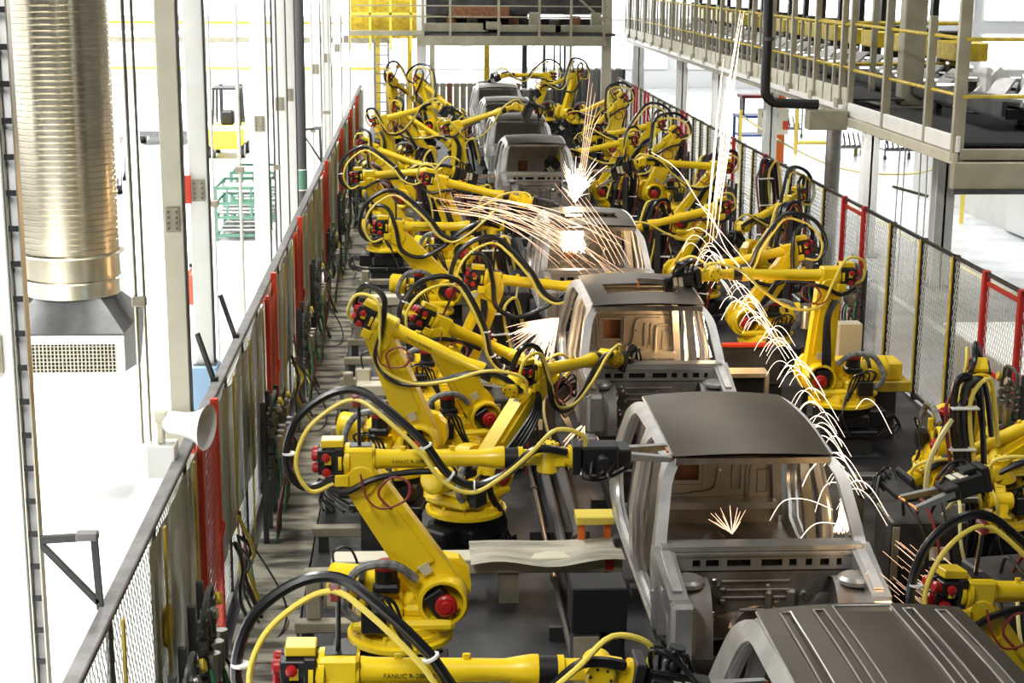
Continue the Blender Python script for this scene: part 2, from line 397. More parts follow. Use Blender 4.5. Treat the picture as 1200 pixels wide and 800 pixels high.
# spring balancer at the back, on the far cheek
b = MB().lathe((-.54, .02, .78), (1, 0, -.10), [(0, .08), (.015, .12), (.04, .14), (.26, .14), (.28, .10), (.5, .09)], 22)
proto('balancer', 'turret', b, 'robot_yellow')
b = MB().lathe((-.31, .02, .757), (1, 0, -.10), [(0, .146), (.04, .146)], 22)
proto('balancer_band', 'turret', b, 'black')
b = MB().tube([(-.3, -.2, .55), (-.42, -.24, .7), (-.3, -.22, .95), (-.05, -.2, .98), (.12, -.16, .85)], .034, 8, 6)
proto('cable_sleeve', 'turret', b, 'grey_sleeve')
# upper arm (frame 'arm': z along the link, J2 at the origin)
LA = 1.075
b = MB().plate(outline(.235, .185, LA), [], lambda x, z: (x, -.10, z), lambda x, z: (x, .10, z))
b.plate([(-.15, .28), (.15, .28), (.12, .86), (-.12, .86)], [], lambda x, z: (x, -.135, z), lambda x, z: (x, -.10, z))
b.box(-.06, .06, .1, .13, .3, .85, .01)
proto('upper_arm', 'arm', b, 'robot_yellow', 28)
b = MB().lathe((0, -.06, 0), (0, -1, 0), [(0, .245), (.20, .245), (.22, .235), (.22, .205), (.07, .19), (.06, .0)], 30, cap=False)
proto('shoulder_ring', 'arm', b, 'robot_yellow')
b = MB().cbox((-.03, -.2, .02), (.21, .16, .25), .012)
proto('shoulder_motor', 'arm', b, 'black')
b = MB().lathe((.02, -.26, -.03), (0, -1, 0), [(0, .11), (.05, .11), (.065, .09), (.068, .06), (.085, .05)], 18)
proto('shoulder_motor_cap', 'arm', b, 'red')
b = MB().plate([(-.05, .22), (.05, .22), (.06, .30), (-.06, .30)], [], lambda x, z: (x+.03, -.15, z), lambda x, z: (x+.03, -.134, z))
proto('name_plate', 'arm', b, 'cream_paint')
b = MB().box(-.245, -.225, -.035, .035, -.1, .12).box(-.20, -.185, -.035, .035, .2, .8)
proto('arm_slot', 'arm', b, 'black')
# forearm (frame 'fore': x forward, roll axis at z=.225)
ZF = .225; ZA = ZF*.62
b = MB().lathe((0, -.17, 0), (0, 1, 0), [(0, .17), (.02, .19), (.32, .19), (.34, .17)], 22)
b.box(-.20, .16, -.155, .155, .04, .39, .03)
b.lathe((-.2, 0, ZF), (1, 0, 0), [(-.06, .19), (-.02, .19), (-.02, .165), (.02, .165), (.02, .195), (.07, .195), (.07, .16), (.36, .15)], 24)
proto('elbow_housing', 'fore', b, 'robot_yellow')
b = MB().lathe((.14, 0, ZF), (1, 0, 0), [(-.05, .125), (.04, .112), (.72, .098), (.80, .12), (.86, .135), (.90, .135)], 24)
b.cyl((.30, 0, ZF+.08), (.30, 0, ZF+.15), .022, n=8); b.cyl((.66, 0, ZF+.08), (.66, 0, ZF+.15), .022, n=8)
proto('forearm', 'fore', b, 'robot_yellow')
b = MB().lathe((1.04, 0, ZF), (1, 0, 0), [(0, .12), (.10, .12)], 22)
proto('wrist_seal', 'fore', b, 'black')
b = MB().lathe((1.14, 0, ZF), (1, 0, 0), [(0, .128), (.035, .128), (.035, .1), (.10, .095)], 22).box(1.18, 1.42, -.1, .1, ZF-.075, ZF+.075, .03)
proto('wrist_body', 'fore', b, 'robot_yellow')
for i, (y_, z_) in enumerate(((-.09, .30), (.09, .30), (0, .13))):
    proto('wrist_motor_%d' % i, 'fore', MB().box(-.50, -.22, y_-.075, y_+.075, z_-.075, z_+.075, .01), 'black')
    proto('motor_cap_%d' % i, 'fore', MB().lathe((-.5, y_, z_), (-1, 0, 0), [(0, .065), (.05, .065), (.07, .045)], 12), 'red')
proto('side_cap_0', 'fore', MB().lathe((-.40, -.16, .30), (0, -1, 0), [(0, .05), (.04, .05), (.05, .03)], 10), 'red')
proto('side_cap_1', 'fore', MB().lathe((-.40, -.07, .1), (0, -1, 0), [(0, .055), (.06, .055), (.07, .03)], 10), 'red')
proto('motor_mount', 'fore', MB().box(-.3, -.20, -.17, .17, .06, .40, .01), 'black')
proto('connector_box', 'fore', MB().cbox((-.33, 0, .44), (.26, .22, .09), .01), 'robot_yellow')
proto('warning_plate', 'fore', MB().cbox((-.38, -.165, .26), (.075, .012, .10)), 'robot_yellow')
proto('side_box', 'fore', MB().cbox((-.22, -.18, .02), (.16, .05, .14), .01), 'robot_yellow')
b = MB()
for k in range(4): b.tube([(-.1+.03*k, -.16-.01*k, .1), (-.06+.03*k, -.17-.02*k, .4), (-.02+.02*k, -.16-.015*k, .75), (-.1+.02*k, -.15, .95)], .018, 6, 4)
P['arm_cable'] = ('arm', b.mesh('arm_cable', 'black_hose'))
b = MB().box(-.28, -.10, -.34, -.22, .5, .68, .012)
P['valve_box'] = ('turret', b.mesh('valve_box', 'black'))
b = MB()
for k in range(3): b.tube([(-.26+.05*k, -.3, .66), (-.3+.08*k, -.34, .78), (-.16+.06*k, -.33, .8-.03*k), (-.04+.03*k, -.32, .56), (.1, -.36-.03*k, .3), (.2-.1*k, -.42, .06)], .013, 6, 4)
P['loom'] = ('turret', b.mesh('loom', 'black_hose'))
b = MB().cyl((-.02, .02, .38), (-.02, .02, .98), .022, n=8).cbox((-.02, .02, .39), (.3, .18, .02))
proto('hose_post', 'fore', b, 'black')
b = MB().cbox((-.05, .0, .93), (.10, .16, .13), .02)
proto('hose_clamp', 'fore', b, 'dark_red')
def hose(key, frame, pts, r_, m, n=8, sub=5):
    sc_ = lambda p: ((p[0]*.62 if p[0] < .2 else .124+(p[0]-.2)*(.96)), p[1]*.62, p[2]*.66)
    P[key] = (frame, MB().tube([sc_(p) for p in pts], r_*.66, n, sub).mesh(key, m))
# hose pack, first kind: big loop carried over the post
hose('black_hose', 'fore', [(-.3, -.12, .02), (-.66, -.18, -.05), (-.86, -.16, .22), (-.74, -.1, .68), (-.38, -.02, .95), (-.02, 0, .99), (.26, -.10, .82), (.54, -.22, .46), (.72, -.28, .12), (.92, -.28, -.02), (1.16, -.26, .10), (1.38, -.22, .36), (1.62, -.12, .30)], .046, 'black_hose')
hose('yellow_hose', 'fore', [(-.32, -.16, -.02), (-.58, -.24, -.08), (-.74, -.24, .22), (-.62, -.18, .58), (-.32, -.08, .82), (-.04, -.06, .90), (.22, -.16, .76), (.50, -.30, .40), (.68, -.36, .06), (.90, -.36, -.08), (1.12, -.34, .08), (1.34, -.3, .34), (1.54, -.2, .58), (1.76, -.1, .46), (1.74, -.04, .2)], .026, 'hose_yellow')
hose('under_hose', 'fore', [(-.5, -.1, .0), (-.2, -.22, -.1), (.12, -.2, .03), (.4, -.14, .09), (.62, -.12, .10)], .036, 'black_hose')
# second kind: low loop hanging off the elbow
hose('low_black_hose', 'fore', [(-.3, .1, .1), (-.6, .05, .3), (-.55, -.1, .66), (-.2, -.16, .62), (-.02, -.26, .2), (.1, -.3, -.25), (.42, -.28, -.42), (.75, -.24, -.2), (1.0, -.2, .1), (1.3, -.15, .3), (1.6, -.08, .2)], .045, 'black_hose')
hose('low_yellow_hose', 'fore', [(-.35, .05, .05), (-.62, -.1, .15), (-.6, -.2, .5), (-.25, -.26, .55), (.0, -.3, .1), (.2, -.32, -.3), (.55, -.3, -.34), (.9, -.28, -.05), (1.2, -.26, .32), (1.55, -.14, .42), (1.66, -.05, .15)], .026, 'hose_yellow')
b = MB().tube([(.0, -.25, .12), (.06, -.34, -.12), (.22, -.38, -.26), (.4, -.36, -.16), (.42, -.3, .02), (.3, -.26, .08), (.2, -.3, -.1), (.3, -.36, -.28)], .013, 6, 5)
proto('red_cable', 'fore', b, 'dark_red')
for i, ((x, y, z), d) in enumerate((((-.82, -.16, .33), (0, 0, 1)), ((.56, -.24, .42), (.5, 0, -1)), ((.92, -.31, -.03), (1, 0, 0)), ((.74, -.31, .09), (1, 0, -.8)))):
    b = MB().lathe((x*.62 if x < .2 else .124+(x-.2)*.96, y*.62, z*.66), d, [(-.006, .05), (.006, .05)], 10)
    P['cable_tie_%d' % i] = ('fore', b.mesh('cable_tie', 'white_paint'))
# wrist (frame 'wrist': origin at the wrist centre, x forward) and spot gun
b = MB().lathe((0, -.145, 0), (0, 1, 0), [(0, .085), (.015, .105), (.275, .105), (.29, .085)], 22).box(-.02, .17, -.08, .08, -.09, .09, .02)
b.lathe((.15, 0, 0), (1, 0, 0), [(0, .09), (.04, .09), (.04, .115), (.075, .115)], 20)
proto('wrist', 'wrist', b, 'robot_yellow')
b = MB()
for s in (-1, 1):
    for a in range(6):
        t = 2*PI*a/6; b.cyl((.07*math.cos(t), s*.146, .07*math.sin(t)), (.07*math.cos(t), s*.152, .07*math.sin(t)), .011, n=6)
proto('wrist_bolts', 'wrist', b, 'black')
b = MB().box(.22, .30, -.14, .14, -.14, .14, .01).box(.30, .66, -.10, .12, -.16, .10, .02).box(.34, .5, -.16, -.1, -.1, .06, .01)
b.cyl((.5, 0, .1), (.5, 0, .26), .06, n=12); b.box(.62, .78, -.08, .08, -.24, .06, .015)
proto('spot_gun', 'wrist', b, 'black')
proto('gun_jaw_0', 'wrist', MB().bar((.70, 0, -.02), (1.15, 0, .10), .07, .09, .05, .06), 'steel')
proto('gun_jaw_1', 'wrist', MB().bar((.70, 0, -.2), (1.16, 0, -.30), .07, .10, .05, .06), 'steel')
proto('electrode_0', 'wrist', MB().cyl((1.15, 0, .12), (1.15, 0, -.04), .018, .012, 8), 'copper')
proto('electrode_1', 'wrist', MB().cyl((1.15, 0, -.32), (1.15, 0, -.12), .018, .012, 8), 'copper')
proto('gun_plate_0', 'wrist', MB().box(.46, .56, -.108, -.1, -.13, .05), 'ivory')
proto('gun_plate_1', 'wrist', MB().box(.58, .64, -.108, -.1, -.1, .06), 'ivory')
b = MB()
for i in range(4): b.tube([(.34+.06*i, -.05+.03*i, .1), (.30+.08*i, -.12, .26), (.5+.05*i, -.16+.05*i, .2-.05*i), (.75, -.12+.04*i, .0-.05*i)], .016, 6, 5)
proto('gun_cables', 'wrist', b, 'black_hose')
# second tool: small welding / handling head
b = MB().box(.22, .28, -.16, .16, -.16, .16, .01).box(.28, .5, -.05, .05, -.3, .3, .01).box(.3, .8, -.06, .06, .2, .28, .01).box(.3, .8, -.06, .06, -.28, -.2, .01).cyl((.75, 0, .24), (.75, 0, -.05), .03).cyl((.75, 0, -.24), (.75, 0, -.1), .03)
proto('clamp_head', 'wrist', b, 'dark_plate')

COMMON = ['base', 'base_cables', 'turntable', 'turret', 'shoulder_hub', 'waist_motor', 'waist_motor_cap', 'balancer', 'balancer_band', 'cable_sleeve',
          'upper_arm', 'shoulder_ring', 'shoulder_motor', 'shoulder_motor_cap', 'name_plate', 'arm_slot', 'elbow_housing', 'forearm', 'wrist_seal', 'wrist_body', 'motor_mount', 'wrist_motor_0', 'wrist_motor_1', 'wrist_motor_2', 'motor_cap_0', 'motor_cap_1', 'motor_cap_2', 'side_cap_0', 'side_cap_1', 'connector_box', 'warning_plate', 'side_box', 'arm_cable', 'valve_box', 'loom',
          'wrist', 'wrist_bolts']
PACK = {0: ['hose_post', 'hose_clamp', 'black_hose', 'yellow_hose', 'under_hose', 'red_cable', 'cable_tie_0', 'cable_tie_1', 'cable_tie_2', 'cable_tie_3'],
        1: ['low_black_hose', 'low_yellow_hose', 'red_cable'],
        2: ['hose_post', 'hose_clamp', 'black_hose', 'yellow_hose', 'low_black_hose'],
        3: ['under_hose', 'red_cable', 'low_yellow_hose']}
TOOL = {0: ['spot_gun', 'gun_jaw_0', 'gun_jaw_1', 'electrode_0', 'electrode_1', 'gun_plate_0', 'gun_plate_1', 'gun_cables'], 1: ['clamp_head', 'gun_cables'], 2: []}
SUB = {'waist_motor_cap': 'waist_motor', 'shoulder_motor_cap': 'shoulder_motor', 'shoulder_ring': 'upper_arm', 'shoulder_motor': None, 'motor_cap_0': 'wrist_motor_0', 'motor_cap_1': 'wrist_motor_1', 'motor_cap_2': 'wrist_motor_2',
       'balancer_band': 'balancer', 'wrist_bolts': 'wrist', 'hose_clamp': 'hose_post', 'electrode_0': 'spot_gun', 'electrode_1': 'spot_gun', 'gun_jaw_0': 'spot_gun', 'gun_jaw_1': 'spot_gun', 'gun_plate_0': 'spot_gun', 'gun_plate_1': 'spot_gun', 'base_cables': 'base', 'name_plate': 'upper_arm', 'arm_slot': 'upper_arm'}
STUFF = {'base_cables', 'gun_cables', 'arm_cable', 'loom', 'wrist_bolts'}
RED_LABEL = {'motor_cap_0': 'red motor cap', 'motor_cap_1': 'red motor cap', 'motor_cap_2': 'red motor cap', 'waist_motor_cap': 'red motor cap', 'shoulder_motor_cap': 'red motor cap'}
def robot(x, y, ped, yaw, j2, fp, j4, j5, pack, tool, label, mirror=False, letters=False, group='yellow welding robots along the line'):
    r = thing('welding_robot', label, 'robot', (x, y, 0), 0, group)
    if ped > .02:
        MB().box(-.40, .40, -.40, .40, 0, .03).box(-.30, .30, -.30, .30, .03, ped).build('pedestal', 'dark_plate', r)
    S = Matrix.Diagonal((1, -1, 1, 1)) if mirror else Matrix.Identity(4)
    base = T((0, 0, ped))@RZ(yaw)
    fr = {'base': base, 'turret': base}
    fr['arm'] = base@T((.312, 0, Z2))@RY(j2)
    fr['fore'] = base@T((.312+LA*math.sin(R(j2)), 0, Z2+LA*math.cos(R(j2))))@RY(fp)
    fr['wrist'] = fr['fore']@T((1.36, 0, ZA))@RX(j4)@RY(j5)
    objs = {}; mats = {}
    for k in COMMON+PACK[pack]+TOOL[tool]:
        if k == 'arm_cable' and (pack == 0 or letters): continue
        f, me = P[k]; mx = fr[f]@S
        par = objs.get(SUB.get(k)) if SUB.get(k) else None
        o = bpy.data.objects.new(k.rstrip('_0123456789'), me); col.objects.link(o)
        if par is not None:
            o.parent = par; o.matrix_basis = mats[SUB[k]].inverted()@mx
        else:
            o.parent = r; o.matrix_basis = mx
        objs[k] = o; mats[k] = mx
        if k in RED_LABEL: o['label'] = RED_LABEL[k]
        if k in STUFF: o['kind'] = 'stuff'
    if letters:
        text('FANUC R-2000iA', .037, 'lettering', objs['forearm'], T((.362, -.0685, ZA-.004))@RX(90))
    return r
# ------------------------------------------------------------------ the robots (x, y, pedestal, yaw, arm lean, forearm pitch, wrist roll, wrist bend, hose pack, tool)
robot(-.15, 7.85, .30, 0, -33, 1, 0, 10, 0, 0, 'nearest left robot, its lettered forearm lying along the bottom edge of the picture', letters=True)
robot(-.15, 11.2, .42, 0, -33, 0, 90, 0, 0, 0, 'robot with lettered forearm left of the nearest plain cab, big ring with red motor below', letters=True)
robot(.45, 14.9, .12, 50, 50, 4, 0, 20, 1, 0, 'robot on a round yellow turntable behind the nearest two, slotted back turned to us', letters=False)
robot(-.28, 15.3, .42, -10, -22, 24, 30, 20, 1, 2, 'robot leaning left over the board walk, low hose loop, left of the second cab', letters=True)
robot(.12, 22.8, .42, 0, -43, 0, 90, 0, 2, 0, 'robot with a wide slanting arm and big ring left of the third cab', letters=True)
robot(-.55, 28.9, .30, 0, -35, -4, 0, 15, 0, 0, 'robot on the far side of the slanting arm, turntable close to the board walk')
robot(-.9, 37.0, .40, -25, -6, -16, 0, 50, 1, 0, 'robot standing upright at the edge of the far board walk')
robot(.58, 35.2, .42, 0, 0, -18, 0, 40, 3, 1, 'robot with upright arm reaching over the windscreen of the fourth cab')
robot(-.75, 44.0, .80, 50, -12, 30, 0, 30, 0, 0, 'left one of the two farthest robots on the left under the crossing gantry')
robot(.15, 44.6, .75, -30, -20, 35, 0, 20, 2, 0, 'right one of the two farthest robots on the left, next to the farthest cabs')
robot(-.1, 40.3, .42, -20, -36, 30, 0, 30, 1, 0, 'robot just before the two farthest left robots, black hose loop hanging in front')
robot(.20, 19.6, .05, 0, 22, 6, 0, 10, 2, 0, 'low robot reaching level into the front of the third cab, cream hose over its forearm')
robot(.40, 17.4, .05, 14, -30, 26, 0, 25, 0, 0, 'low robot at the left flank of the second cab, welding in a burst of sparks')
robot(.45, 26.2, .42, -8, -22, 12, 90, 0, 3, 0, 'robot left of the third cab roof with a dark gun below a round yellow wrist')
robot(-.6, 32.6, .42, -12, -38, 18, 0, 20, 1, 0, 'robot bowed over the board walk between the slanting arm and the upright robots')
G2 = 'yellow welding robots along the line'
robot(3.88, 9.65, .0, 12, -35, 6, 0, 20, 0, 0, 'nearest robot on the right, hose loop beside the ribbed cab roof')
robot(5.8, 12.4, .30, 178, -40, 14, 90, 10, 1, 0, 'right robot whose round bolted wrist plate faces up near the right edge', mirror=True)
robot(5.55, 14.6, .05, 186, -58, 22, 70, 10, 1, 1, 'right robot reaching low and left, round wrist beside the nearest cab roof', mirror=True)
robot(5.75, 16.4, .05, -97, 48, 36, 0, 30, 1, 2, 'right robot by the near red gate with its wrist pointing towards us')
robot(5.05, 18.3, .25, 180, -4, -1, 0, 10, 3, 0, 'tall upright robot right of the second cab with its forearm level across the line', mirror=True)
robot(5.95, 26.3, .35, 222, -48, 14, 0, 30, 2, 0, 'right robot by the yellow posts, tall black hose loop, behind the upright robot', mirror=True)
robot(5.15, 29.3, .42, 180, -36, -4, 0, 20, 1, 0, 'right robot with a round shoulder disc beside the third cab roof', mirror=True)
robot(5.0, 22.4, .05, 182, -36, 12, 0, 30, 2, 0, 'low right robot behind the shower of sparks at the second cab', mirror=True)
robot(5.2, 33.4, .42, 192, -24, 38, 0, 40, 0, 0, 'right robot half way down the line behind the round shoulder disc', mirror=True)
robot(5.15, 37.6, .42, 176, -38, 12, 0, 20, 2, 0, 'right robot with a level forearm near the far red gate posts', mirror=True)
robot(5.3, 42.2, .42, 205, -18, 40, 0, 30, 0, 0, 'fourth right robot from the far end of the line', mirror=True)
robot(5.3, 46.4, .42, 150, -40, 25, 0, 20, 1, 0, 'third right robot from the far end, under the gantry beam', mirror=True)
robot(4.9, 50.6, .60, 215, -20, 15, 0, 20, 2, 0, 'second right robot from the far end, arm raised before the bright window', mirror=True)
robot(4.2, 53.5, .42, 180, -20, 0, 0, 20, 0, 0, 'farthest right robot, next to the stacked grey panels', mirror=True)
robot(4.55, 25.6, .10, 178, -30, 14, 0, 30, 3, 0, 'low right robot beside the rear of the third cab', mirror=True)
robot(4.45, 35.9, .10, 180, -28, 12, 0, 30, 1, 0, 'low right robot beside the fourth cab', mirror=True)
# ------------------------------------------------------------------ pickup cabs (bare steel). local: x across, y backwards from the windscreen foot, z up
def sidex(y, z):
    """outer half width of the body side"""
    wv = .83 if z < 1.3 else .83-.115*(min(z, 1.99)-1.3)/.6
    if z > 1.80: wv -= .095*((z-1.80)/.18)**1.6
    if z < 1.0: wv -= .05*(1.0-z)/.3
    if y < .1 and z < 1.5: wv -= .03*(.1-y)
    return wv
def smooth2(pts, n=4):
    return [(p.x, p.y) for p in catmull([(a, b, 0) for a, b in pts], n)]
def make_cab(name, long_, ribs, sun, label, y0):
    L = .75 if long_ else 0.
    r = thing(name, label, 'car body', (2.56, y0, 0), 0, 'bare steel cabs on the line')
    E = 2.22+L
    for s in (-1, 1):
        outer = [(-.12, .74), (-.14, 1.1), (-.10, 1.36)]+smooth2([(0, 1.42), (.16, 1.66), (.36, 1.90), (.56, 1.97)])+[(1.2, 2.0), (1.8, 1.985)]+smooth2([(E-.12, 1.955), (E+.06, 1.88), (E+.24, 1.6), (E+.37, 1.3), (E+.40, 1.0), (E+.36, .74)])+[(1.6, .70), (.6, .70)]
        d1 = smooth2([(.02, .86), (.03, 1.2), (.12, 1.44), (.28, 1.68), (.46, 1.86), (.62, 1.90)])+smooth2([(1.10, 1.91), (1.20, 1.87), (1.13, 1.5), (1.02, 1.15), (1.0, .95)])+[(.95, .83), (.5, .82)]
        d2 = smooth2([(1.22, .95), (1.26, 1.2), (1.33, 1.5), (1.38, 1.82), (1.46, 1.90)])+smooth2([(E-.3, 1.89), (E-.16, 1.84), (E+.02, 1.5), (E+.12, 1.25), (E+.06, 1.05), (E-.12, .88)])+[(1.8, .83), (1.3, .83)]
        b = MB().plate(outer, [d1, d2], lambda y, z: (s*sidex(y, z), y, z), lambda y, z: (s*(sidex(y, z)-.09), y, z))
        o = b.build('body_side', 'body_bright', r)
        # inner flange strips round the doors
        f = MB()
        for loop in (d1, d2):
            f.tube([(s*(sidex(y, z)-.04), y, z) for y, z in loop], .022, 5, 1, True)
        f.build('door_flange', 'body_steel', o)
        f = MB().tube([(s*(sidex(y, z)+.004), y, z) for y, z in [(-.11, .8), (-.12, 1.1)]], .012, 5, 1)
        f.tube([(s*(sidex(y, z)+.003), y, z) for y, z in [(.1, .765), (.7, .755), (1.5, .755), (E+.3, .80)]], .014, 5, 2)
        f.build('sill_bead', 'body_bright', o)
        # front apron: upper rail, wheel house, strut tower
        a = MB()
        xo = s*.80; xi = s*.66
        a.bar((s*.75, .02, 1.33), (s*.73, -.72, 1.20), .16, .17, .14, .14)
        a.box(min(s*.66, s*.82), max(s*.66, s*.82), -.10, .02, .76, 1.38, .02)
        a.box(min(s*.62, s*.80), max(s*.62, s*.80), -.84, -.66, .86, 1.27, .03)
        a.bar((s*.74, -.02, 1.22), (s*.73, -.66, 1.08), .12, .10)
        a.build('apron', 'body_steel', r)
        a = MB()
        for i in range(3): MB().cbox((s*.81, -.16-.14*i, 1.28-.028*i), (.012, .09, .05), .004).build('apron_pocket', 'body_bright', r)
        MB().bar((s*.735, -.08, 1.400), (s*.728, -.64, 1.298), .07, .014).build('apron_bead', 'body_bright', r)
        pts = [(-.66*math.cos(t)*.46-.36, .78+.5*math.sin(t)) for t in [PI*i/10 for i in range(11)]]
        a = MB()
        vs = [];
        for y, z in pts: vs += [(s*.80, y, z), (s*.46, y, z)]
        a.add(vs, [(2*i, 2*i+1, 2*i+3, 2*i+2) for i in range(10)]); a.add([(s*.5, y, z) for y, z in pts], [tuple(range(11))])
        a.build('wheel_house', 'inner_steel', r)
        a = MB().lathe((s*.62, -.40, 1.26), (0, 0, 1), [(0, .13), (.03, .13), (.05, .1)], 16); a.build('strut_tower', 'body_steel', r)
        # roof gutter
        MB().tube([(s*(.622), .42, 1.985), (s*.632, 1.2, 2.02), (s*.622, 1.8, 2.005), (s*.60, E, 1.962)], .011, 5, 4).build('drip_channel', 'body_bright', o)
        # inner rear pillar
        MB().bar((s*.66, E+.1, .85), (s*.56, E-.02, 1.9), .12, .08).build('inner_pillar', 'body_steel', o); MB().bar((s*.70, 1.12, .8), (s*.58, 1.3, 1.93), .10, .08).build('inner_pillar', 'body_steel', o)
    # roof
    hx, hy0, hy1 = .42, .86, 1.32
    def rz(x, y):
        t = (y-.40)/(E-.40); base = 1.965+.055*math.sin(PI*min(max(t*.85+.08, 0), 1))
        zz = base+.035*(1-(x/.62)**2)
        if ribs:
            for c, hw in ((-.47, .028), (-.27, .028), (.27, .028), (.47, .028)):
                d = abs(x-c)
                if d < hw and .55 < y < E-.1: zz -= .014
            if abs(x) < .17 and .55 < y < E-.06: zz -= .016
        return zz
    if ribs:
        xs = [-.62, -.56, -.505, -.498, -.442, -.435, -.35, -.305, -.298, -.242, -.235, -.18, -.168, -.06, .06, .168, .18, .235, .242, .298, .305, .35, .435, .442, .498, .505, .56, .62]
        ys = [.40, .54, .56, 1.0, 1.5, 2.0, E-.12, E-.1, E-.06, E-.05, E]
    else:
        xs = [-.62+1.24*i/16 for i in range(17)]+([-hx, hx] if sun else []); ys = [.40+(E-.40)*i/14 for i in range(15)]+([hy0, hy1] if sun else [])
        xs = sorted(set(round(x, 4) for x in xs)); ys = sorted(set(round(y, 4) for y in ys))
    b = MB(); nx = len(xs)
    def rx(x, y):
        t = (y-.40)/(E-.40); return x*(1-.03*max(0, t-.5)*2)
    for y in ys:
        for x in xs: b.v.append((rx(x, y), y-(.05*(1-(x/.62)**2) if y == ys[0] else 0), rz(x, y)))
    for j in range(len(ys)-1):
        for i in range(nx-1):
            cx, cy = (xs[i]+xs[i+1])/2, (ys[j]+ys[j+1])/2
            if sun and abs(cx) < hx and hy0 < cy < hy1: continue
            b.f.append((j*nx+i, j*nx+i+1, (j+1)*nx+i+1, (j+1)*nx+i))
    top = len(b.v); b.v += [(x, y, z-.02) for x, y, z in b.v]; b.f += [tuple(top+i for i in reversed(f)) for f in b.f]
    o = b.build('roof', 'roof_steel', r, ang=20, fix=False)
    if ribs:
        for c, hw in ((-.47, .028), (-.27, .028), (.27, .028), (.47, .028), (0, .172)):
            y1 = E-.1 if hw < .1 else E-.055
            line = lambda x: [(rx(x, y), y, rz(x, y)+.006) for y in (.6, 1.0, 1.5, 2.0, 2.4, y1)]
            MB().tube(line(c-hw-.004)+[(rx(x, y1), y1, rz(x, y1)+.004) for x in ((c-hw*.3, c+hw*.3))]+line(c+hw+.004)[::-1], .0055, 5, 1).build('rib_glint', 'body_bright', o)  # bright beads stand in for highlights along the rib edges
    if sun:
        MB().tube([(-hx, hy0, 2.025), (hx, hy0, 2.025), (hx, hy1, 2.035), (-hx, hy1, 2.035)], .012, 5, 1, True).build('sunroof_rim', 'roof_steel', o)
    MB().bar((-.6, .40, 1.945), (.6, .40, 1.945), .05, .05).bar((-.58, E-.02, 1.93), (.58, E-.02, 1.93), .06, .06).build('header', 'inner_steel', r)
    for y in (.95, 1.5, 1.95): MB().bar((-.58, y-(.15 if sun and y < 1 else 0), 1.95), (.58, y-(.15 if sun and y < 1 else 0), 1.95), .06, .03).build('roof_bow', 'inner_steel', r)
    # windscreen frame and cowl
    b = MB().bar((-.76, -.01, 1.40), (.76, -.01, 1.40), .16, .05); b.bar((-.76, -.10, 1.375), (.76, -.10, 1.375), .05, .02)
    b.build('cowl_top', 'body_steel', r)
    slots = []
    for cx, hw in ((-.50, .03), (-.38, .05), (-.18, .09), (.07, .08), (.23, .03), (.35, .025), (.47, .035), (.58, .02)): slots.append([(cx-hw, 1.27), (cx+hw, 1.27), (cx+hw, 1.325), (cx-hw, 1.325)])
    MB().plate([(-.74, 1.23), (.74, 1.23), (.76, 1.385), (-.76, 1.385)], slots, lambda x, z: (x, -.10, z), lambda x, z: (x, -.08, z)).build('cowl_front', 'body_steel', r)
    MB().box(-.74, .74, -.05, -.04, 1.23, 1.38).build('cowl_back', 'hole_black', r)
    circ = lambda cx, cz, q, n=12: [(cx+q*math.cos(2*PI*i/n), cz+q*math.sin(2*PI*i/n)) for i in range(n)]
    holes = [circ(-.34, 1.14, .022), circ(.33, 1.05, .038), circ(-.36, .88, .02), circ(.05, 1.12, .014), circ(.12, 1.0, .02), [(-.46, 1.0), (-.40, .98), (-.38, 1.06), (-.40, 1.14), (-.44, 1.14), (-.47, 1.07)]]
    wall = [(-.70, .72)]+[(-.25, .72)]+[(-.25+.0, .80)]+[(.25*math.cos(t), .80+.16*math.sin(t)) for t in [PI-PI*i/8 for i in range(1, 8)]]+[(.25, .80), (.25, .72), (.70, .72), (.72, 1.24), (-.72, 1.24)]
    fw = MB().plate(wall, holes, lambda x, z: (x, -.10-.04*(z < .9), z), lambda x, z: (x, -.075, z)).build('firewall', 'inner_steel', r)
    b = MB()
    for z in (1.03, 1.09, 1.16): b.cbox((-.05, -.115, z), (.52, .022, .022), .006)
    b.cbox((.22, -.13, .96), (.08, .06, .28), .02).cbox((.05, -.13, .98), (.06, .05, .22), .02).cbox((-.58, -.12, .98), (.14, .04, .34), .02).cbox((.60, -.12, .96), (.14, .04, .34), .02)
    b.lathe((.48, -.10, .98), (0, -1, 0), [(0, .085), (.02, .085), (.03, .06)], 14).lathe((.42, -.10, 1.12), (0, -1, 0), [(0, .05), (.015, .05)], 12)
    b.cbox((-.30, -.12, 1.0), (.05, .04, .05), .01).cbox((-.30, -.12, 1.1), (.05, .04, .03), .01).cbox((-.02, -.12, .93), (.3, .03, .03), .01)
    b.build('firewall_bracket', 'inner_steel', fw)
    for cx, cz, q in ((-.44, 1.10, .035), (-.36, 1.16, .03), (.33, 1.05, .045), (-.37, .90, .026)): MB().lathe((cx, -.115, cz), (0, -1, 0), [(0, q), (.012, q), (.02, q*.7)], 12).build('hole_glint', 'chrome', fw)  # chrome discs stand in for light showing through the firewall holes
    # back wall of the cab: pressed panel with a square hole
    hole = [(-.28, 1.16), (-.06, 1.16), (-.06, 1.40), (-.28, 1.40)]
    bp = MB().plate([(-.68, .74), (.68, .74), (.64, 1.5), (.56, 1.84), (-.56, 1.84), (-.64, 1.5)], [hole, [(.30, 1.16), (.44, 1.16), (.44, 1.24), (.30, 1.24)] if False else circ(.13, 1.26, .012)], lambda x, z: (x, E+.10-.12*max(0, z-1.4), z), lambda x, z: (x, E+.12-.12*max(0, z-1.4), z)).build('back_panel', 'panel_steel', r)
    b = MB(); yb = E+.085
    for z in (1.46, 1.52): b.cbox((0, yb-.005, z), (1.2, .014, .012), .004)
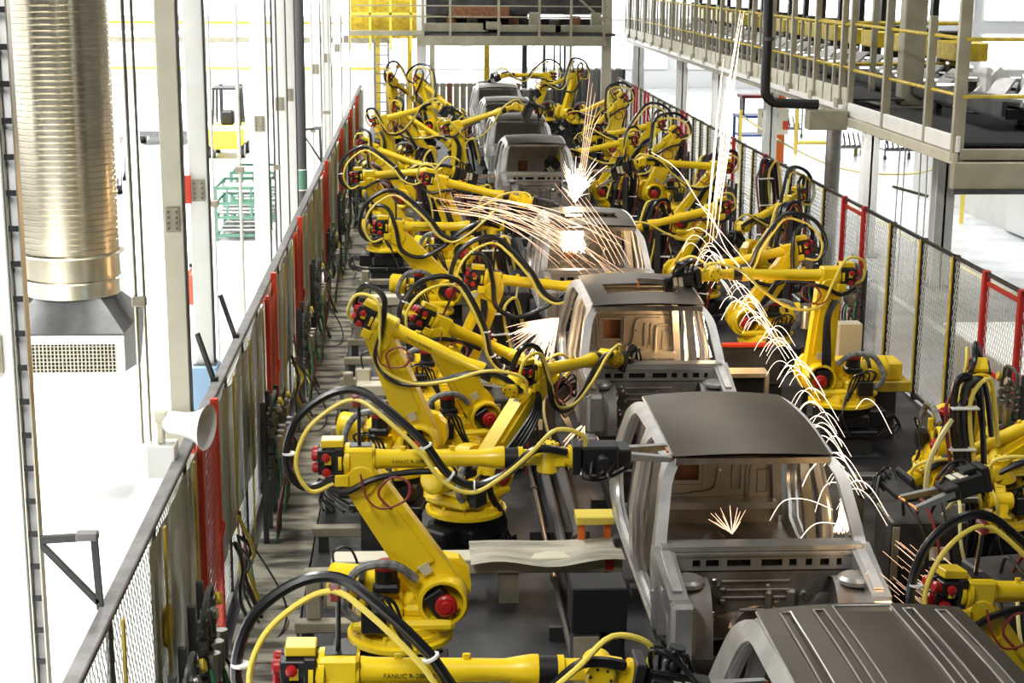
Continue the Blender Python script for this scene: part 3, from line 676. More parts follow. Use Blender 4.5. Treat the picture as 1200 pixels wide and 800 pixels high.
    for z0, z1, x0, x1 in ((1.12, 1.43, -.33, -.02),): b.tube([(x0, yb+.005, z0), (x1, yb+.005, z0), (x1, yb+.005, z1), (x0, yb+.005, z1)], .012, 5, 1, True)
    b.tube([(-.62, yb, 1.42), (-.36, yb, 1.43), (-.34, yb, 1.06), (-.1, yb, 1.05), (.08, yb, 1.10), (.12, yb, 1.36), (.2, yb, 1.42), (.42, yb, 1.42)], .012, 5, 3)
    b.tube([(.38, yb, .9), (.38, yb, 1.26), (.43, yb, 1.33), (.62, yb, 1.33)], .02, 6, 3)
    b.tube([(-.52, yb, 1.1), (-.40, yb, 1.1), (-.40, yb, 1.24), (-.52, yb, 1.24)], .008, 5, 1, True)
    b.tube([(.24, yb, 1.08), (.32, yb, 1.08), (.32, yb, 1.36), (.24, yb, 1.36)], .009, 5, 1, True)
    b.tube([(.47, yb, 1.05), (.56, yb, 1.05), (.56, yb, 1.26), (.47, yb, 1.26)], .009, 5, 1, True)
    b.build('pressed_bead', 'panel_steel', bp)
    MB().box(-.30, -.04, E+.16, E+.17, 1.14, 1.42).build('hole_cover', 'rust', bp)
    # floor pan and tunnel
    MB().box(-.72, .72, -.06, E+.1, .72, .76).build('floor_pan', 'inner_steel', r)
    MB().lathe((0, -.08, .74), (0, 1, 0), [(0, .2), (1.9, .12)], 16).build('tunnel', 'inner_steel', r)
    MB().box(-.60, .60, 1.1, 1.2, .76, .9, .02).box(-.6, .6, .55, .63, .76, .86, .02).build('seat_bar', 'body_steel', r)
    # rear side step of the parcel shelf
    MB().bar((-.62, E+.02, .98), (.62, E+.02, .98), .2, .06).build('rear_shelf', 'body_steel', r)
    return r
YS = [5.7, 11.3, 17.0, 22.65, 34.1, 39.7, 45.4, 51.0]
LB = ['truck cab with a ribbed grey roof in the bottom right corner', 'nearest cab with smooth plain roof, sparks inside its windscreen frame', 'cab with a sunroof slot, back panel lit by a column of sparks', 'cab with a sunroof slot behind two others, lit from inside by falling sparks',
      'cab far down the line beside a big burst of sparks at its front right', 'cab directly behind the one with the big spark burst, roof only showing', 'second farthest cab, roof partly under a yellow robot forearm', 'farthest cab, seen whole against the bright end windows']
for i, y0 in enumerate(YS): make_cab('truck_cab', i == 0, i == 0, i in (2, 3), LB[i], y0)
def skid(y0, label):
    t = thing('skid', label, 'skid', (2.56, y0, .40), 0, 'skids under the cabs')
    for s in (-1, 1): MB().box(s*.55-.05, s*.55+.05, -1.2, 3.0, 0, .10, .01).build('runner', 'steel', t)
    for y in (-.9, .1, 1.3, 2.5):
        MB().box(-.8, .8, y-.05, y+.05, .10, .18, .01).build('cross_tube', 'dark_plate', t)
        for s in (-1, 1): MB().cyl((s*.66, y, .18), (s*.66, y, .31), .035, .02, 10).build('locating_pin', 'steel', t)
    for s in (-1, 1):
        MB().box(s*.78-.08, s*.78+.08, -.98, -.80, .18, .46, .02).build('clamp', 'body_bright', t)
        MB().box(s*.45-.04, s*.45+.04, 1.0, 1.1, .18, .42).build('orange_stop', 'orange', t)
for y0, l in zip(YS, ['under the ribbed roof cab', 'under the nearest plain roof cab', 'under the cab with the spark lit back panel', 'under the third plain cab from the front', 'under the cab by the big spark burst', 'under the cab behind the big burst', 'under the second farthest cab', 'under the farthest cab']):
    skid(y0, 'steel carrier skid '+l)
# ------------------------------------------------------------------ fences
def wire_mesh(L, H, step=.075, r_=.0035, shear=.55):
    """diamond wire panel in the local y-z plane, joined: single wires are far too thin to pick apart"""
    b = MB()
    def seg(p, q):
        d = Vector(q)-Vector(p)
        if d.length < .02: return
        x, y = basis(d); vs = []
        for e in (p, q):
            for k in range(3): a = 2*PI*k/3; vs.append(Vector(e)+(x*math.cos(a)+y*math.sin(a))*r_)
        b.add(vs, [(0, 1, 4, 3), (1, 2, 5, 4), (2, 0, 3, 5)])
    n_ = int((L+H*shear)/step)+1
    for i in range(n_):
        c = i*step
        for sg in (1, -1):
            # y = c - shear*z  (mirrored for sg=-1)
            z0 = max(0, (c-L)/shear); z1 = min(H, c/shear)
            if z1 <= z0: continue
            ya, yb = c-shear*z0, c-shear*z1
            if sg < 0: ya, yb = L-ya, L-yb
            seg((0, ya, z0), (0, yb, z1))
    return b
WIRE = {}
def wires(L, H, m):
    k = (round(L, 2), round(H, 2), m)
    if k not in WIRE: WIRE[k] = wire_mesh(L-.04, H).mesh('wire_mesh', m, fix=False)
    return WIRE[k]
# left fence
XL = -1.71
lf = thing('safety_fence', 'long left fence of grey wire mesh with hazy plastic curtains and a grey top rail', 'fence', (XL, 8, 0))
posts = [5.4, 6.9, 8.35, 9.85, 11.25]+[13.8, 15.2, 16.6]+[19.3, 20.7]+[23.4, 24.8, 26.2, 27.6]+[30.4, 31.8, 33.4]+[36.4, 38.2]+[41.4, 42.8, 45.2, 47, 49]
gates = [(11.65, 12.5), (17.2, 18.0), (21.5, 22.2), (28.3, 29.0), (34.2, 35.0), (39.2, 40.0), (43.5, 44.2)]
for i, y in enumerate(posts):
    MB().cyl((0, y-8, 0), (0, y-8, 2.17), .022, n=8).build('post', 'dark_plate', lf)
    MB().box(.07, .085, y-8-.022, y-8+.022, .05, 2.12).build('yellow_strip', 'safety_yellow', lf)
MB().box(-.045, .045, -2.8, 41.2, 2.15, 2.2, .008).build('top_rail', 'rail_tube', lf)
MB().box(-.02, .02, -2.8, 41.2, .06, .1).build('bottom_rail', 'rail_tube', lf)
ys_all = sorted(posts+[g for p in gates for g in p])
for a, c in zip(ys_all[:-1], ys_all[1:]):
    if (a, c) in gates: continue
    link('wire_panel', wires(c-a, 2.05, 'wire'), lf, (0, a-8+.02, .1))['kind'] = 'stuff'
# curtains: sheets about 0.7 m wide hung on the inner side
yy = 9.4; k = 0
while yy < 49:
    wd = random.uniform(1.15, 1.45); bulge = random.uniform(.005, .018); ph = random.uniform(0, 6); z0 = random.choice((.2, .3, .45, .7)); sag = random.uniform(.02, .1)
    def fn(u, v): return (.045+bulge*math.sin(ph+u*7)*(1-v*.6)+.004*math.sin(u*23+ph), yy-8+wd*u*1.04, z0+(2.12-sag*math.sin(PI*u)-z0)*v)
    MB().grid(12, 5, fn).build('curtain_sheet', 'plastic_curtain' if k % 3 else 'green_curtain', lf, ang=80, fix=False)
    yy += wd; k += 1
gl = ['red gate with red wire mesh below the white horn loudspeaker', 'slim red gate in the left fence, second from the front', 'slim red gate in the left fence, third from the front', 'red gate in the left fence by the dark green pipe, fourth from the front', 'red gate in the left fence, third from its far end', 'red gate in the left fence, second from its far end', 'red gate at the far end of the left fence']
for i, (a, c) in enumerate(gates):
    g = thing('safety_gate', gl[i], 'gate', (XL, a, 0), 0, 'red gates in the left fence')
    L = c-a
    MB().box(.04, .09, -.02, .02, .1, 2.15, .006).build('gate_post', 'bright_red', g)
    MB().box(.04, .105, L-.025, L+.025, .02, 2.26, .006).build('gate_post', 'bright_red', g)
    MB().box(-.02, .02, .03, L-.03, 2.05, 2.1).build('gate_rail', 'bright_red', g)
    link('wire_panel', wires(L, 2.0, 'red_wire'), g, (.085, .02, .06))['kind'] = 'stuff'
    MB().tube([(.05, L, 1.25), (.12, L-.03, 1.22), (.1, L-.08, 1.1), (.06, L-.02, 1.05)], .012, 6).build('latch_cord', 'bright_red', g)
# right fence
XR = 6.66
rf = thing('safety_fence', 'right fence of black frames with yellow posts and light wire mesh', 'fence', (XR, 20, 0))
rposts = [9.2, 10.6, 12, 13.3, 14.6, 15.9]+[19.3, 20.6, 22]+[25.8, 27, 28.2]+[31.5, 32.6]+[35.5, 36.6, 37.6, 38.6]+[41.2, 42.3, 43.4, 44.4, 45.4]+[47.9, 50.0, 51.2, 52.3, 53.4]
rgates = [(17.0, 18.15), (23.4, 24.55), (29.4, 30.4), (33.5, 34.4), (39.6, 40.3), (46.3, 47.0), (48.7, 49.2)]
for y in rposts:
    MB().box(-.03, .055, y-20-.04, y-20+.03, 0, 2.2).build('post', 'black', rf)
    MB().box(-.042, -.03, y-20-.03, y-20+.03, .1, 2.18).build('yellow_strip', 'safety_yellow', rf)
ys_all = sorted(rposts+[g for p in rgates for g in p])
for a, c in zip(ys_all[:-1], ys_all[1:]):
    gate = (a, c) in rgates
    MB().box(-.02, .02, a-20, c-20, 2.16, 2.2).build('frame_rail', 'black', rf)
    if gate: continue
    MB().box(-.02, .02, a-20, c-20, .06, .10).build('frame_rail', 'black', rf)
    link('wire_panel', wires(c-a, 2.05, 'wire'), rf, (0, a-20+.02, .1))['kind'] = 'stuff'
gl = ['wide red gate nearest the right edge of the frame', 'tall red gate behind the small white control box', 'red gate by the grey standpipe outside the right fence', 'red gate behind the falling column of sparks', 'far red gate post pair left of the spark column', 'second farthest red gate of the right fence', 'farthest red gate of the right fence']
for i, (a, c) in enumerate(rgates):
    g = thing('safety_gate', gl[i], 'gate', (XR, a, 0), 0, 'red gates in the right fence'); L = c-a
    for yv in (0, L):
        MB().box(-.05, .03, yv-.045, yv+.045, 0, 2.22, .008).build('gate_post', 'red', g)
    for z in (.12, 1.05, 2.05): MB().box(-.02, .02, .04, L-.04, z, z+.045).build('gate_rail', 'red', g)
    link('wire_panel', wires(L, 2.0, 'wire'), g, (0, .02, .1))['kind'] = 'stuff'
    MB().cbox((-.07, L-.12, 1.1), (.06, .1, .18), .01).build('lock', 'dark_plate', g)
# pneumatic valve manifolds along both fences
def manifold(x, y, side, label, seed, h=1.1):
    rnd = random.Random(seed)
    t = thing('valve_manifold', label, 'valves', (x, y, 0), 0, 'pneumatic valve stands along the fences')
    for dy in (-.22, .22): MB().box(-.025, .025, dy-.025, dy+.025, 0, h+.15).build('stand_post', 'dark_plate', t)
    b = MB()
    for k in range(5):
        z = h-.02-.14*k
        b.cyl((side*.07, -.3, z), (side*.07, .3, z), .022, n=7)
        for j in range(3): b.cyl((side*.07, -.22+.2*j, z-.05), (side*.07, -.22+.2*j, z+.06), .04, n=8)
    b.tube([(side*.07, -.25, h-.05), (side*.1, -.26, h+.18), (side*.1, 0, h+.2), (side*.09, .12, h+.1), (side*.07, .1, h-.1)], .02, 6)
    b.build('valve_block', 'manifold', t)
    b = MB()
    for k in range(3): b.lathe((side*.14, -.2+.2*k, h-.2), (0, 0, -1), [(0, .045), (.04, .05), (.2, .045), (.22, .02)], 10)
    b.build('filter_bowl', 'steel', t)
    for k, c in enumerate(('green', 'dark_red', 'manifold', 'green', 'black', 'black')):
        yy_ = -.25+.1*k
        MB().tube([(side*.12, yy_, h-.3-.05*(k % 3)), (side*(.16+.03*(k % 2)), yy_+rnd.uniform(-.05, .05), h*.55), (side*.12, yy_+rnd.uniform(-.1, .1), h*.25), (side*.1, yy_, .02)], .013, 6).build('hose', c, t)
    for k in range(2):
        b = MB().lathe((side*.13, -.12+.25*k, h+.06), (side, 0, .3), [(0, .045), (.03, .045)], 12); b.build('gauge', 'safety_yellow' if k else 'steel', t)
lm = [9.6, 10.5, 15.4, 16.4, 20.3, 22.9, 27.0, 31, 36]
lt = ['nearest valve stand at the bottom of the left fence', 'valve stand below the red mesh gate on the left', 'valve stand right before the second red gate on the left', 'second valve stand before the second red gate on the left', 'tall valve stand behind the second red gate on the left', 'valve stand at the third red gate on the left', 'valve stand before the dark green pipe on the left', 'valve stand beyond the dark green pipe on the left', 'farthest valve stand on the left fence']
for i, y in enumerate(lm): manifold(-1.52 if i > 1 else -1.55, y, 1, lt[i], i, 1.15+.1*(i % 3))
rt = ['valve stand at the right edge by the wide red gate', 'tangle of valves right of the tall red gate behind the white control box', 'valve stand beyond the tall red gate on the right', 'valve stand near the grey standpipe on the right', 'valve stand behind the spark column on the right', 'farthest valve stand on the right fence']
for i, y in enumerate((16.4, 22.6, 25.2, 28.8, 32.2, 38)): manifold(6.42, y, -1, rt[i], 20+i, 1.3)
# drooping cable bundles along the inside of the left fence
for i, y in enumerate((13.2, 16.9, 19.6, 21.2, 24.2, 26.4, 29.6, 33, 37.4, 41)):
    t = thing('cable_bundle', 'bundle of drooping dark hoses on the left fence, number %s counted from the front' % ['one', 'two', 'three', 'four', 'five', 'six', 'seven', 'eight', 'nine', 'ten'][i], 'cables', (-1.6, y, 0), 0, 'cable bundles on the left fence')
    rnd = random.Random(50+i)
    for k, c in enumerate(('black_hose', 'black_hose', 'green', 'safety_yellow', 'dark_red', 'black_hose', 'manifold')):
        y0 = rnd.uniform(-.3, .3)
        MB().tube([(.03, y0, rnd.uniform(.75, 1.15)), (.06+.03*k % .1, y0+rnd.uniform(-.1, .1), .65), (.08, y0+rnd.uniform(-.2, .2), .45), (.1+rnd.uniform(0, .15), y0+rnd.uniform(-.3, .3), .05)], .012+.006*(k % 2), 6).build('hose', c, t)
    if i % 2 == 0:
        MB().tube([(.06, .1, .8), (.2, .15, .6), (.42, .05, .2), (.4, -.3, .05), (.2, -.5, .05)], .01, 6).build('loop_cable', 'black_hose', t)
ORD = 'first second third fourth fifth sixth seventh eighth ninth tenth eleventh twelfth thirteenth fourteenth fifteenth sixteenth seventeenth eighteenth nineteenth twentieth'.split()+['twenty-'+q for q in 'first second third fourth fifth sixth'.split()]
# ------------------------------------------------------------------ left aisle: columns, duct, loudspeaker, vehicles
def hcolumn(x, y, wd, label, m, strip=False, box=True, h=7.5, ped=None):
    t = thing('column', label, 'column', (x, y, 0), 0, 'steel columns on the left')
    d = wd*.9
    zb = 1.97 if ped else 0
    MB().box(-wd/2, wd/2, -.05, .05, zb, h, .006).build('shaft', m, t)
    MB().box(wd/2, wd/2+.012, -.035, .05, zb, h).build('dark_channel', 'dark_plate', t)
    MB().box(-wd*.62, wd*.62, -.09, .09, zb, zb+.02).build('base_plate', 'rail_tube', t)
    if ped: MB().box(-wd*.75, wd*.75, -.14, .14, 0, zb, .01).build('pedestal', ped, t)
    d = .1
    if box:
        pl = MB().box(-wd*.33, wd*.33, -d/2-.014, -d/2, 3.52, 3.72).build('splice_plate', 'beige_steel', t)
        bb = MB()
        for a in (-1, 1):
            for c in range(4): bb.cyl((a*wd*.2, -d/2-.014, 3.55+.045*c), (a*wd*.2, -d/2-.025, 3.55+.045*c), .009, n=6)
        bb.build('bolts', 'rubber_grey', pl)
    if strip:
        # slotted cable channel down the right edge
        c_ = MB().box(wd/2+.012, wd/2+.02, -d/2-.02, -d/2+.06, .1, h).box(wd/2+.072, wd/2+.08, -d/2-.02, -d/2+.06, .1, h).build('channel', 'galvanised', t)
        for k in range(36):
            MB().box(wd/2+.02, wd/2+.072, -d/2-.012, -d/2+.0, .2+k*.185, .2+k*.185+.03).build('rung', 'black', c_)
        MB().box(wd/2+.02, wd/2+.072, -d/2+.03, -d/2+.035, .1, h).build('channel_back', 'wall_panel', c_)
    return t
hcolumn(-2.29, 8.4, .32, 'wide white column at the left edge with a slotted channel down its side', 'white_paint', True)
hcolumn(-1.98, 13.05, .165, 'cream column rising behind the white horn loudspeaker', 'cream_paint', ped='cream_paint')
hcolumn(-2.01, 14.85, .17, 'white column right behind the cream one, red sign between them', 'white_paint', ped='pale_blue')
for i, (x, y, l) in enumerate([(-2.07, 21.4, 'white column left of the dark green pipe, nearest of the far row'), (-2.07, 24.6, 'white column left of the dark green pipe, second of the far row'), (-2.07, 26.4, 'white column left of the dark green pipe, third of the far row'), (-2.07, 33.4, 'white column just right of the dark green pipe'), (-2.07, 37.6, 'second white column right of the dark green pipe'), (-2.07, 42.6, 'third white column right of the dark green pipe'), (-2.07, 48, 'farthest white column at the end of the left fence')]):
    hcolumn(x, y, .20, l, 'white_paint')
t = thing('green_pipe', 'thick dark green vertical pipe rising behind the left fence', 'pipe', (-2.12, 29.3, 0))
MB().cyl((0, 0, 0), (0, 0, 7), .11, n=16).build('pipe', 'rubber_grey', t)
MB().cyl((0, 0, 1.7), (0, 0, 2.05), .115, n=16).build('band', 'pale_green', t)
for z in (1.68, 2.05): MB().lathe((0, 0, z), (0, 0, 1), [(0, .12), (.02, .12)], 16).build('ring', 'white_paint', t)
# thin service pipes
def riser(x, y, r_, label, m='galvanised', pair=0., clamp=2.6, z0=0):
    t = thing('conduit', label, 'pipe', (x, y, 0), 0, 'thin vertical service pipes')
    MB().cyl((0, 0, z0), (0, 0, 6.8), r_, n=10).build('pipe', m, t)
    if pair: MB().cyl((pair, .05, z0), (pair, .05, 6.8), r_*.8, n=10).build('pipe', m, t)
    if clamp: MB().cbox((pair/2, -.01, clamp), (max(.1, pair*1.6), .06, .07), .008).build('pipe_clamp', 'beige_steel', t)
    return t
riser(-1.96, 11.05, .014, 'pair of thin pipes leading down to the cream box under the loudspeaker', pair=.05, clamp=3.35, z0=2.32)
riser(-2.05, 16.2, .012, 'thin white pipe left of the yellow forklift', 'white_paint', clamp=3.3)
riser(-2.0, 18.2, .02, 'thin white pipe crossing in front of the green rack', 'white_paint', clamp=3.4)
riser(-2.0, 22.6, .014, 'thin dark pipe between the far white columns', 'rubber_grey', pair=.06, clamp=2.9)
riser(-2.0, 31.0, .02, 'thin white pipe beside the dark green pipe', 'white_paint')
riser(-2.0, 35.0, .02, 'thin white pipe far behind the dark green pipe', 'white_paint', pair=.1)
# ventilation duct
dx, dy = -3.66, 17.0
t = thing('ventilation_duct', 'big ribbed metal ventilation duct ending in a hood with a white grille', 'duct', (dx, dy, 0))
prof = [];
z = 2.82
b = MB()
pr_ = []
zz = 2.70
while zz < 7.5:
    pr_ += [(zz, .495), (zz+.047, .495), (zz+.051, .503), (zz+.057, .503), (zz+.061, .495)]; zz += .062
low = [(2.26, .46), (2.70, .46)]
b.lathe((0, 0, 0), (0, 0, 1), pr_, 40, cap=False); b.build('spiral_pipe', 'duct_sheet', t)
b = MB().lathe((0, 0, 0), (0, 0, 1), [(2.24, .485), (2.40, .485), (2.40, .52), (2.42, .53), (2.43, .50), (2.67, .495), (2.67, .54), (2.69, .55), (2.70, .50)], 40, cap=False)
b.build('duct_collar', 'duct_sheet', t)
b = MB(); hw, hb, hf = .50, .55, -.62
top = [(.46*math.cos(2*PI*i/24), .46*math.sin(2*PI*i/24), 2.26) for i in range(24)]
def sq(a, w_, f_, k_):
    c_, s_ = math.cos(a), math.sin(a); m_ = max(abs(c_), abs(s_)); return (w_*c_/m_, (k_ if s_ > 0 else -f_)*s_/m_)
bot = [(*sq(2*PI*i/24, .62, -.62, .7), 1.92) for i in range(24)]
b.add(top+bot, [(i, (i+1) % 24, 24+(i+1) % 24, 24+i) for i in range(24)])
b.add([(-.62, -.62, 1.92), (.62, -.62, 1.92), (.62, .7, 1.92), (-.62, .7, 1.92), (-.62, -.62, 1.52), (.62, -.62, 1.52), (.62, .3, 1.40), (-.62, .3, 1.40)], [(0, 1, 5, 4), (1, 2, 6, 5), (2, 3, 7, 6), (3, 0, 4, 7), (4, 5, 6, 7)])
b.build('hood', 'hood_sheet', t, ang=12)
fr = MB().plate([(-.62, 1.44), (.62, 1.44), (.62, 1.90), (-.62, 1.90)], [[(-.54, 1.52), (.54, 1.52), (.54, 1.82), (-.54, 1.82)]], lambda x, z: (x, -.66, z), lambda x, z: (x, -.61, z)).build('grille_frame', 'white_paint', t)
MB().box(-.54, .54, -.625, -.62, 1.52, 1.82).build('grille_back', 'dark_plate', fr)
for i in range(28): MB().box(-.53+i*.039, -.53+i*.039+.013, -.655, -.63, 1.52, 1.82).build('vertical_slat', 'cream_paint', fr)
for i in range(7): MB().box(-.54, .54, -.66, -.65, 1.55+i*.04, 1.557+i*.04).build('cross_slat', 'cream_paint', fr)
# horn loudspeaker on its cream box, standing on the fence rail
t = thing('speaker_box', 'cream box on the left fence rail carrying the horn loudspeaker', 'electric box', (-1.83, 11.1, 2.06))
MB().cbox((0, 0, .13), (.20, .2, .24), .006).build('housing', 'white_paint', t)
MB().cbox((.06, .03, -.06), (.05, .05, .14)).build('bracket', 'steel', t)
t = thing('horn_loudspeaker', 'white horn loudspeaker pointing right over the left fence', 'loudspeaker', (-1.80, 11.1, 2.315))
MB().lathe((.03, 0, .145), (1, -.32, -.06), [(-.05, .05), (0, .08), (.03, .085), (.10, .085), (.18, .10), (.25, .135), (.285, .165), (.28, .155), (.2, .09), (.08, .04)], 28, cap=False).build('horn', 'white_paint', t)
MB().lathe((.10, -.03, .14), (1, -.32, -.06), [(0, .07), (.08, .085)], 20).build('horn_throat', 'hole_black', t)
MB().box(-.06, -.01, -.05, .05, 0, .16, .01).cbox((-.03, 0, .19), (.09, .1, .08), .01).build('stand', 'ivory', t)
# triangular brackets between columns and fence rail
for (x, y, l, ax, ay) in ((-1.75, 8.35, 'dark triangular bracket on the near left fence rail', -.30, 0), (-1.75, 29.3, 'dark triangular bracket far along the left fence by the green pipe', -.34, 0)):
    t = thing('bracket', l, 'bracket', (x, y, 2.2), 0, 'triangular brackets on the left fence')
    s = 1 if y < 10 else 1.5
    MB().bar((-.02, 0, .40*s), (ax, ay, .385*s), .035, .04).build('arm', 'dark_plate', t)
    MB().bar((0, 0, -.02), (-.015, 0, .42*s), .035, .035).build('upright', 'dark_plate', t)
    MB().bar((-.01, 0, .02), (ax, ay, .36*s), .035, .03).build('brace', 'dark_plate', t)
    MB().cbox((-.05, 0, .405*s), (.12, .06, .05), .008).build('joint', 'rail_tube', t)
for i, (x, y) in enumerate(((-1.73, 13.3), (-1.73, 14.95))):
    t = thing('brace_bar', ['black slanting brace from the cream column to the fence rail', 'black slanting brace from the second column to the fence rail'][i], 'brace', (x, y, 2.18))
    MB().bar((0, 0, 0), (-.14, .05, .42), .035, .035).build('bar', 'black', t); MB().cbox((0, 0, .03), (.06, .07, .05)).build('foot', 'black', t)
tg = MB().lathe((-1.70, 9.95, 1.40), (1, 0, 0), [(0, .02), (.02, .13), (.05, .15), (.06, .14)], 18).build('hand_wheel', 'safety_yellow'); tag(tg, 'round yellow pad hanging on the near left fence', 'pad')
# sign and extinguisher by the columns
t = tag(MB().cbox((-2.125, 14.78, 3.63), (.10, .02, .26)).build('red_sign', 'bright_red'), 'plain red sign on the side of the white column', 'sign')
t = thing('fire_extinguisher', 'red fire extinguisher standing in the aisle beside the white column', 'extinguisher', (-3.55, 25.2, .42))
MB().lathe((0, 0, 0), (0, 0, 1), [(0, .10), (.02, .12), (.48, .12), (.55, .06), (.58, .04)], 16).build('cylinder', 'bright_red', t)
MB().cbox((0, 0, .62), (.12, .05, .06)).build('handle', 'black', t); MB().tube([(.04, 0, .6), (.15, 0, .55), (.15, 0, .25)], .014, 6).build('hose', 'black', t)
MB().box(-.06, .06, .1, .18, -.42, .5).build('stand', 'white_paint', t)
# green part rack
def rack(x, y, l):
    t = thing('part_rack', l, 'rack', (x, y, 0), 0, 'green part racks in the left aisle')
    for sx in (-.5, .5):
        for sy in (-.8, .8): MB().box(sx-.04, sx+.04, sy-.04, sy+.04, 0, 1.15).build('corner_post', 'pale_green', t)
    for z in (.12, .5, .8, 1.12):
        for sy in (-.8, .8): MB().box(-.5, .5, sy-.025, sy+.025, z-.03, z+.03).build('side_rail', 'pale_green', t)
        for sx in (-.5, .5): MB().box(sx-.025, sx+.025, -.8, .8, z-.03, z+.03).build('end_rail', 'pale_green', t)
    for x0 in (-.25, 0, .25): MB().box(x0-.025, x0+.025, -.83, -.77, .5, 1.12).build('side_slat', 'pale_green', t)
    for z in (.18, .55, 1.0):
        for k in range(5): MB().box(-.44, .44, -.7+.3*k, -.48+.3*k, z, z+.06+.03*(k % 2), .02).build('sheet_part', 'steel', t)
rack(-3.75, 34.6, 'green metal rack full of grey sheet parts behind the white pipes'); rack(-3.7, 37.2, 'second green rack close behind the first one')
# forklift
t = thing('forklift', 'yellow forklift truck parked far down the left aisle', 'forklift', (-5.8, 50, 0))
MB().box(-.55, .55, -1.0, .8, .3, .95, .12).build('body', 'hose_yellow', t); MB().box(-.52, .52, -1.15, -.7, .28, 1.0, .15).build('counterweight', 'safety_yellow', t)
for sx in (-.45, .45):
    for sy in (-.7, .7): MB().cyl((sx-.1, sy, .26), (sx+.1, sy, .26), .26, n=16).build('wheel', 'black', t)
for sx in (-.42, .42):
    for sy in (-.5, .6): MB().cyl((sx, sy, .9), (sx*.9, sy*.8, 2.05), .03).build('guard_post', 'black', t)
MB().box(-.42, .42, -.45, .55, 2.03, 2.08).build('roof_guard', 'black', t)
for sx in (-.3, .3): MB().box(sx-.05, sx+.05, .85, .95, .1, 2.1).build('mast', 'dark_plate', t)
MB().box(-.2, .2, -.4, .1, .95, 1.4, .06).build('driver_seat', 'black', t)
# vans in the left aisle
def van(x, y, rz, l, h=1.9):
    t = thing('van', l, 'van', (x, y, 0), rz, 'white vehicles in the left aisle')
    prof_ = [(-2.1, .3), (-2.15, .9), (-2.0, 1.05), (-1.25, 1.15), (-.75, h-.12), (-.6, h), (1.9, h), (2.1, h-.1), (2.15, .3)]
    MB().plate(prof_, [], lambda a, z: (-.88+.12*max(0, z-1.1), a, z), lambda a, z: (.88-.12*max(0, z-1.1), a, z)).build('body', 'van_white', t)
    for s in (-1, 1):
        for (a0, a1) in ((-.9, -.1), (0, .9), (1.0, 1.8)):
            MB().plate([(a0+(.3 if a0 < -.5 else 0), h-.2), (a1, h-.2), (a1, 1.15), (a0-(.1 if a0 < -.5 else 0), 1.15)], [], lambda a, z: (s*(.885-.12*max(0, z-1.1)), a, z), lambda a, z: (s*(.87-.12*max(0, z-1.1)), a, z)).build('side_window', 'tinted_glass', t)
        for a in (-1.35, 1.35): MB().cyl((s*.72, a, .33), (s*.9, a, .33), .33, n=18).build('wheel', 'black', t)
        MB().cbox((s*.7, -2.12, .78), (.3, .08, .16), .02).build('headlamp', 'chrome', t)
    MB().add([(-.72, -1.23, 1.18), (.72, -1.23, 1.18), (.66, -.80, h-.18), (-.66, -.80, h-.18)], [(0, 1, 2, 3)]).build('windscreen', 'tinted_glass', t)
    MB().box(-.85, .85, -2.25, -2.05, .3, .5, .04).build('bumper', 'rubber_grey', t)
van(-8.6, 42.5, R(8), 'white van half hidden behind the ventilation duct'); van(-8.3, 55, R(4), 'white car behind the van in the far left aisle', 1.5)
# overhead pipes and a far conveyor in the left hall
t = thing('overhead_conveyor', 'pale overhead conveyor frame far away in the left hall', 'conveyor', (-12, 62, 0))
for k in range(7):
    for yv in (0, 1.8): MB().box(-2.2+k*2.1-.06, -2.2+k*2.1+.06, yv-.06, yv+.06, 0, 3.6).build('leg', 'white_paint', t)
MB().box(-3, 11, -.2, 2, 2.9, 3.1).build('deck', 'beige_steel', t); MB().box(-3, 11, -.2, -.12, 3.6, 3.68).build('handrail', 'safety_yellow', t); MB().box(-3, 11, -.2, -.12, 1.9, 2.0).build('tie_beam', 'hose_yellow', t)
# ------------------------------------------------------------------ right aisle
def rcol(x, y, wd, l, m='white_paint', rnd=False):
    t = thing('column', l, 'column', (x, y, 0), 0, 'columns right of the line')
    if rnd:
        MB().cyl((0, 0, 0), (0, 0, 3.1), wd/2, n=20).build('shaft', m, t)
        for z in (.3, 1.2, 1.35, 2.2): MB().lathe((0, 0, z), (0, 0, 1), [(0, wd*.53), (.05, wd*.53)], 20).build('clamp_ring', 'steel', t)
    else:
        MB().box(-wd/2, wd/2, -wd/2, -wd/2+.03, 0, 3.05).box(-wd/2, wd/2, wd/2-.03, wd/2, 0, 3.05).box(-.02, .02, -wd/2, wd/2, 0, 3.05).build('h_beam', m, t)
        MB().box(-wd*.7, wd*.7, -wd*.7, wd*.7, 0, .03).build('base_plate', 'steel', t)
rcol(7.75, 29.6, .28, 'round grey standpipe under the corner of the mezzanine', 'steel', True)
rcol(9.05, 31.7, .30, 'white column right of the round standpipe'); rcol(9.55, 28.6, .34, 'white column under the near mezzanine edge')
rcol(9.6, 43.5, .34, 'white column in front of the orange pillar'); rcol(8.6, 46.0, .3, 'white column under the far catwalk, left of the blue table'); rcol(8.7, 53.0, .32, 'white column under the far catwalk, second from its end'); rcol(8.2, 60.0, .4, 'white column at the far end of the right fence')
t = thing('pillar', 'orange pillar behind a white column in the right aisle', 'pillar', (10.75, 47.5, 0)); MB().box(-.16, .16, -.16, .16, 0, 3.0, .02).build('shaft', 'orange', t); MB().box(-.25, .25, -.25, .25, 0, .06).build('base_plate', 'steel', t)
t = thing('blue_table', 'blue work table in the right aisle below the mezzanine', 'table', (11.0, 52.3, 0))
MB().box(-.6, .6, -.5, .5, 1.0, 1.08).build('table_top', 'blue', t)
for a in (-.55, .55):
    for c in (-.45, .45): MB().box(a-.04, a+.04, c-.04, c+.04, 0, 1.0).build('leg', 'blue', t)
MB().box(-.55, .55, -.48, .48, .4, .46).build('shelf', 'blue', t)
